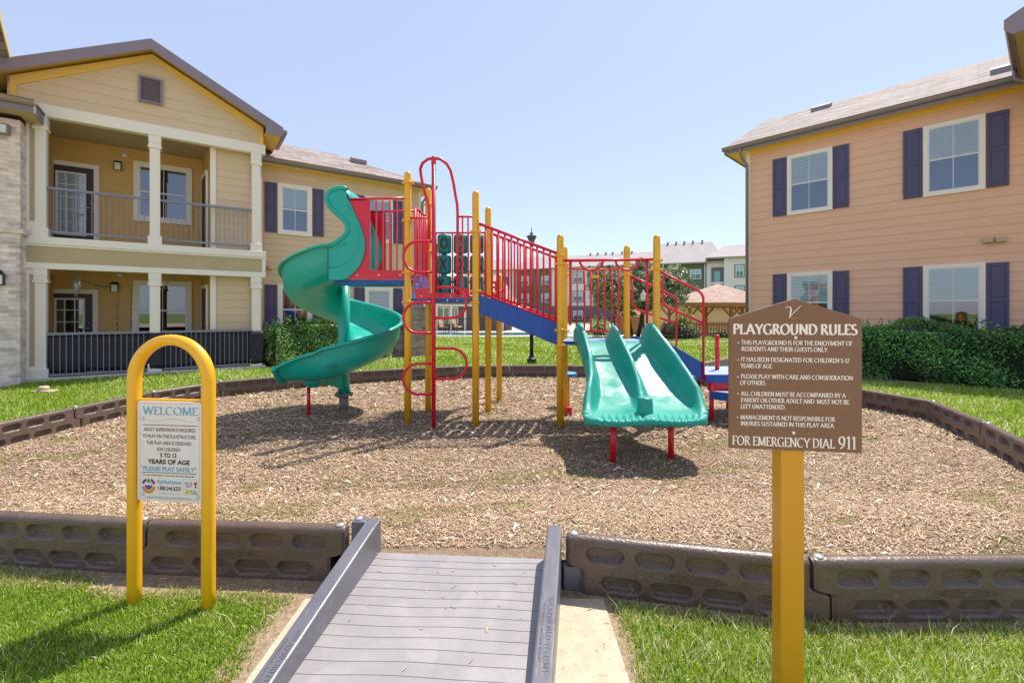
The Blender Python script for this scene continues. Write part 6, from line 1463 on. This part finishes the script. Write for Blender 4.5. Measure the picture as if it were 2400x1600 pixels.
# patio chairs + table
def chair(x, y, rz, lab, first=None):
    if first is None:
        t = thing("patio_chair", lab, "chair", (x, y, 0), 0, "tan chairs at the poolside table"); m_ = mat("tan_cushion", (.62, .40, .24), .7)
        mb = MB(); mb.box((x-.28, y-.28, .36), (x+.28, y+.28, .46)); mb.build("seat", m_, t, bevel=.03)
        mb = MB(); mb.prism([(x-.27, y+.22, .46), (x+.27, y+.22, .46), (x+.25, y+.36, .98), (x-.25, y+.36, .98)], (0, .07, .01)); mb.build("backrest", m_, t, bevel=.02)
        for sx2 in (-1, 1): mb = MB(); mb.tube([(x+sx2*.30, y-.26, .0), (x+sx2*.30, y-.26, .62), (x+sx2*.30, y+.28, .62), (x+sx2*.30, y+.28, 0)], .02, 8); mb.build("arm_frame", M_BLK, t)
    else: t = copy_tree(first)
    t.location = (x, y, 0); t.rotation_euler = (0, 0, rz); tag(t, lab, "chair"); return t
ch = chair(X(1041, 34.6), 34.6, radians(-60)+pi*.0, "tan patio chair left of the poolside table"); chair(X(1071, 34.6), 34.7, radians(60), "tan patio chair right of the poolside table", ch)
ch.rotation_euler = (0, 0, radians(65))
tb = thing("patio_table", "low dark round patio table between two tan chairs", "table", (X(1056, 34.6), 34.5, 0)); x = X(1056, 34.6)
mb = MB(); mb.lathe((x, 34.5, .60), [(.42, 0), (.42, .03)], 20); mb.build("table_top", M_BLK, tb)
for k in range(3): a = k*2.1; mb = MB(); mb.tube([(x+.3*cos(a), 34.5+.3*sin(a), 0), (x+.12*cos(a), 34.5+.12*sin(a), .6)], .02, 6); mb.build("leg", M_BLK, tb)
def ifence(p0, p1, label, y_off=0):
    a, b = Vector(p0), Vector(p1); t = thing("pool_fence", label, "fence", (a.x, a.y, 0)); L = (b-a).length; d = (b-a)/L
    mb = MB(); n_ = int(L/.13)
    for k in range(n_): q = a+d*(k+.5)*L/n_; mb.box((q.x-.009, q.y-.009, .08), (q.x+.009, q.y+.009, 1.2))
    o = mb.build("pickets", M_BLK, t)
    mb = MB(); mb.bar((a.x, a.y, 1.14), (b.x, b.y, 1.14), .03, .035); mb.bar((a.x, a.y, .14), (b.x, b.y, .14), .03, .035); mb.build("rails", M_BLK, t)
    n_ = max(2, int(L/2.4))
    for k in range(n_+1): q = a+d*L*k/n_; mb = MB(); mb.box((q.x-.035, q.y-.035, 0), (q.x+.035, q.y+.035, 1.28)); mb.build("fence_post", M_BLK, t)
ifence((X(985, 26.8), 26.6), (X(1250, 27.6), 27.8), "black metal pool fence across the back of the lawn")
ifence((X(1255, 30), 29.6), (X(1440, 31), 31), "black metal fence below the far white building, left of the tree")
# lamp posts
lp = thing("lamp_post", "tall black lamp post with a bowl-shaped top behind the bridge railing", "lamp post", (W(1246, 0, 13.2).x, 13.2, 0)); x, y = lp.location.x, lp.location.y
mb = MB(); mb.tube([(x, y, .1), (x, y, 2), (x, y, 3.42)], .055, 14); mb.build("pole", M_BLK, lp)
mb = MB(); mb.lathe((x, y, 0), [(.135, 0), (.135, .12), (.12, .17), (.08, .19), (.07, .26)], 8, smooth=False); mb.build("base", M_BLK, lp)
mb = MB(); mb.lathe((x, y, 3.40), [(.055, 0), (.06, .06), (.085, .17), (.12, .25), (.145, .29), (.14, .32), (.06, .335), (.045, .35), (.05, .40), (.02, .43)], 18); mb.tube([(x, y, 3.82), (x, y, 3.96)], .012, 6); mb.build("lamp_head", mat("lamp_head_grey", (.10, .11, .12), .4), lp)
lp = thing("lamp_post", "distant black lamp post with a pale glass lantern in front of the tree", "lamp post", (W(1508, 0, 24.4).x, 24.4, 0)); x, y = lp.location.x, lp.location.y
mb = MB(); mb.tube([(x, y, 0), (x, y, 1.2), (x, y, 1.75)], .05, 10); mb.lathe((x, y, 1.55), [(.05, 0), (.10, .1), (.13, .5), (.10, .55)], 12); mb.build("pole", M_BLK, lp)
mb = MB(); mb.lathe((x, y, 2.10), [(.08, 0), (.15, .08), (.16, .28), (.11, .42), (.05, .50), (.02, .60)], 14); mb.build("lantern_glass", M_FROST, lp)
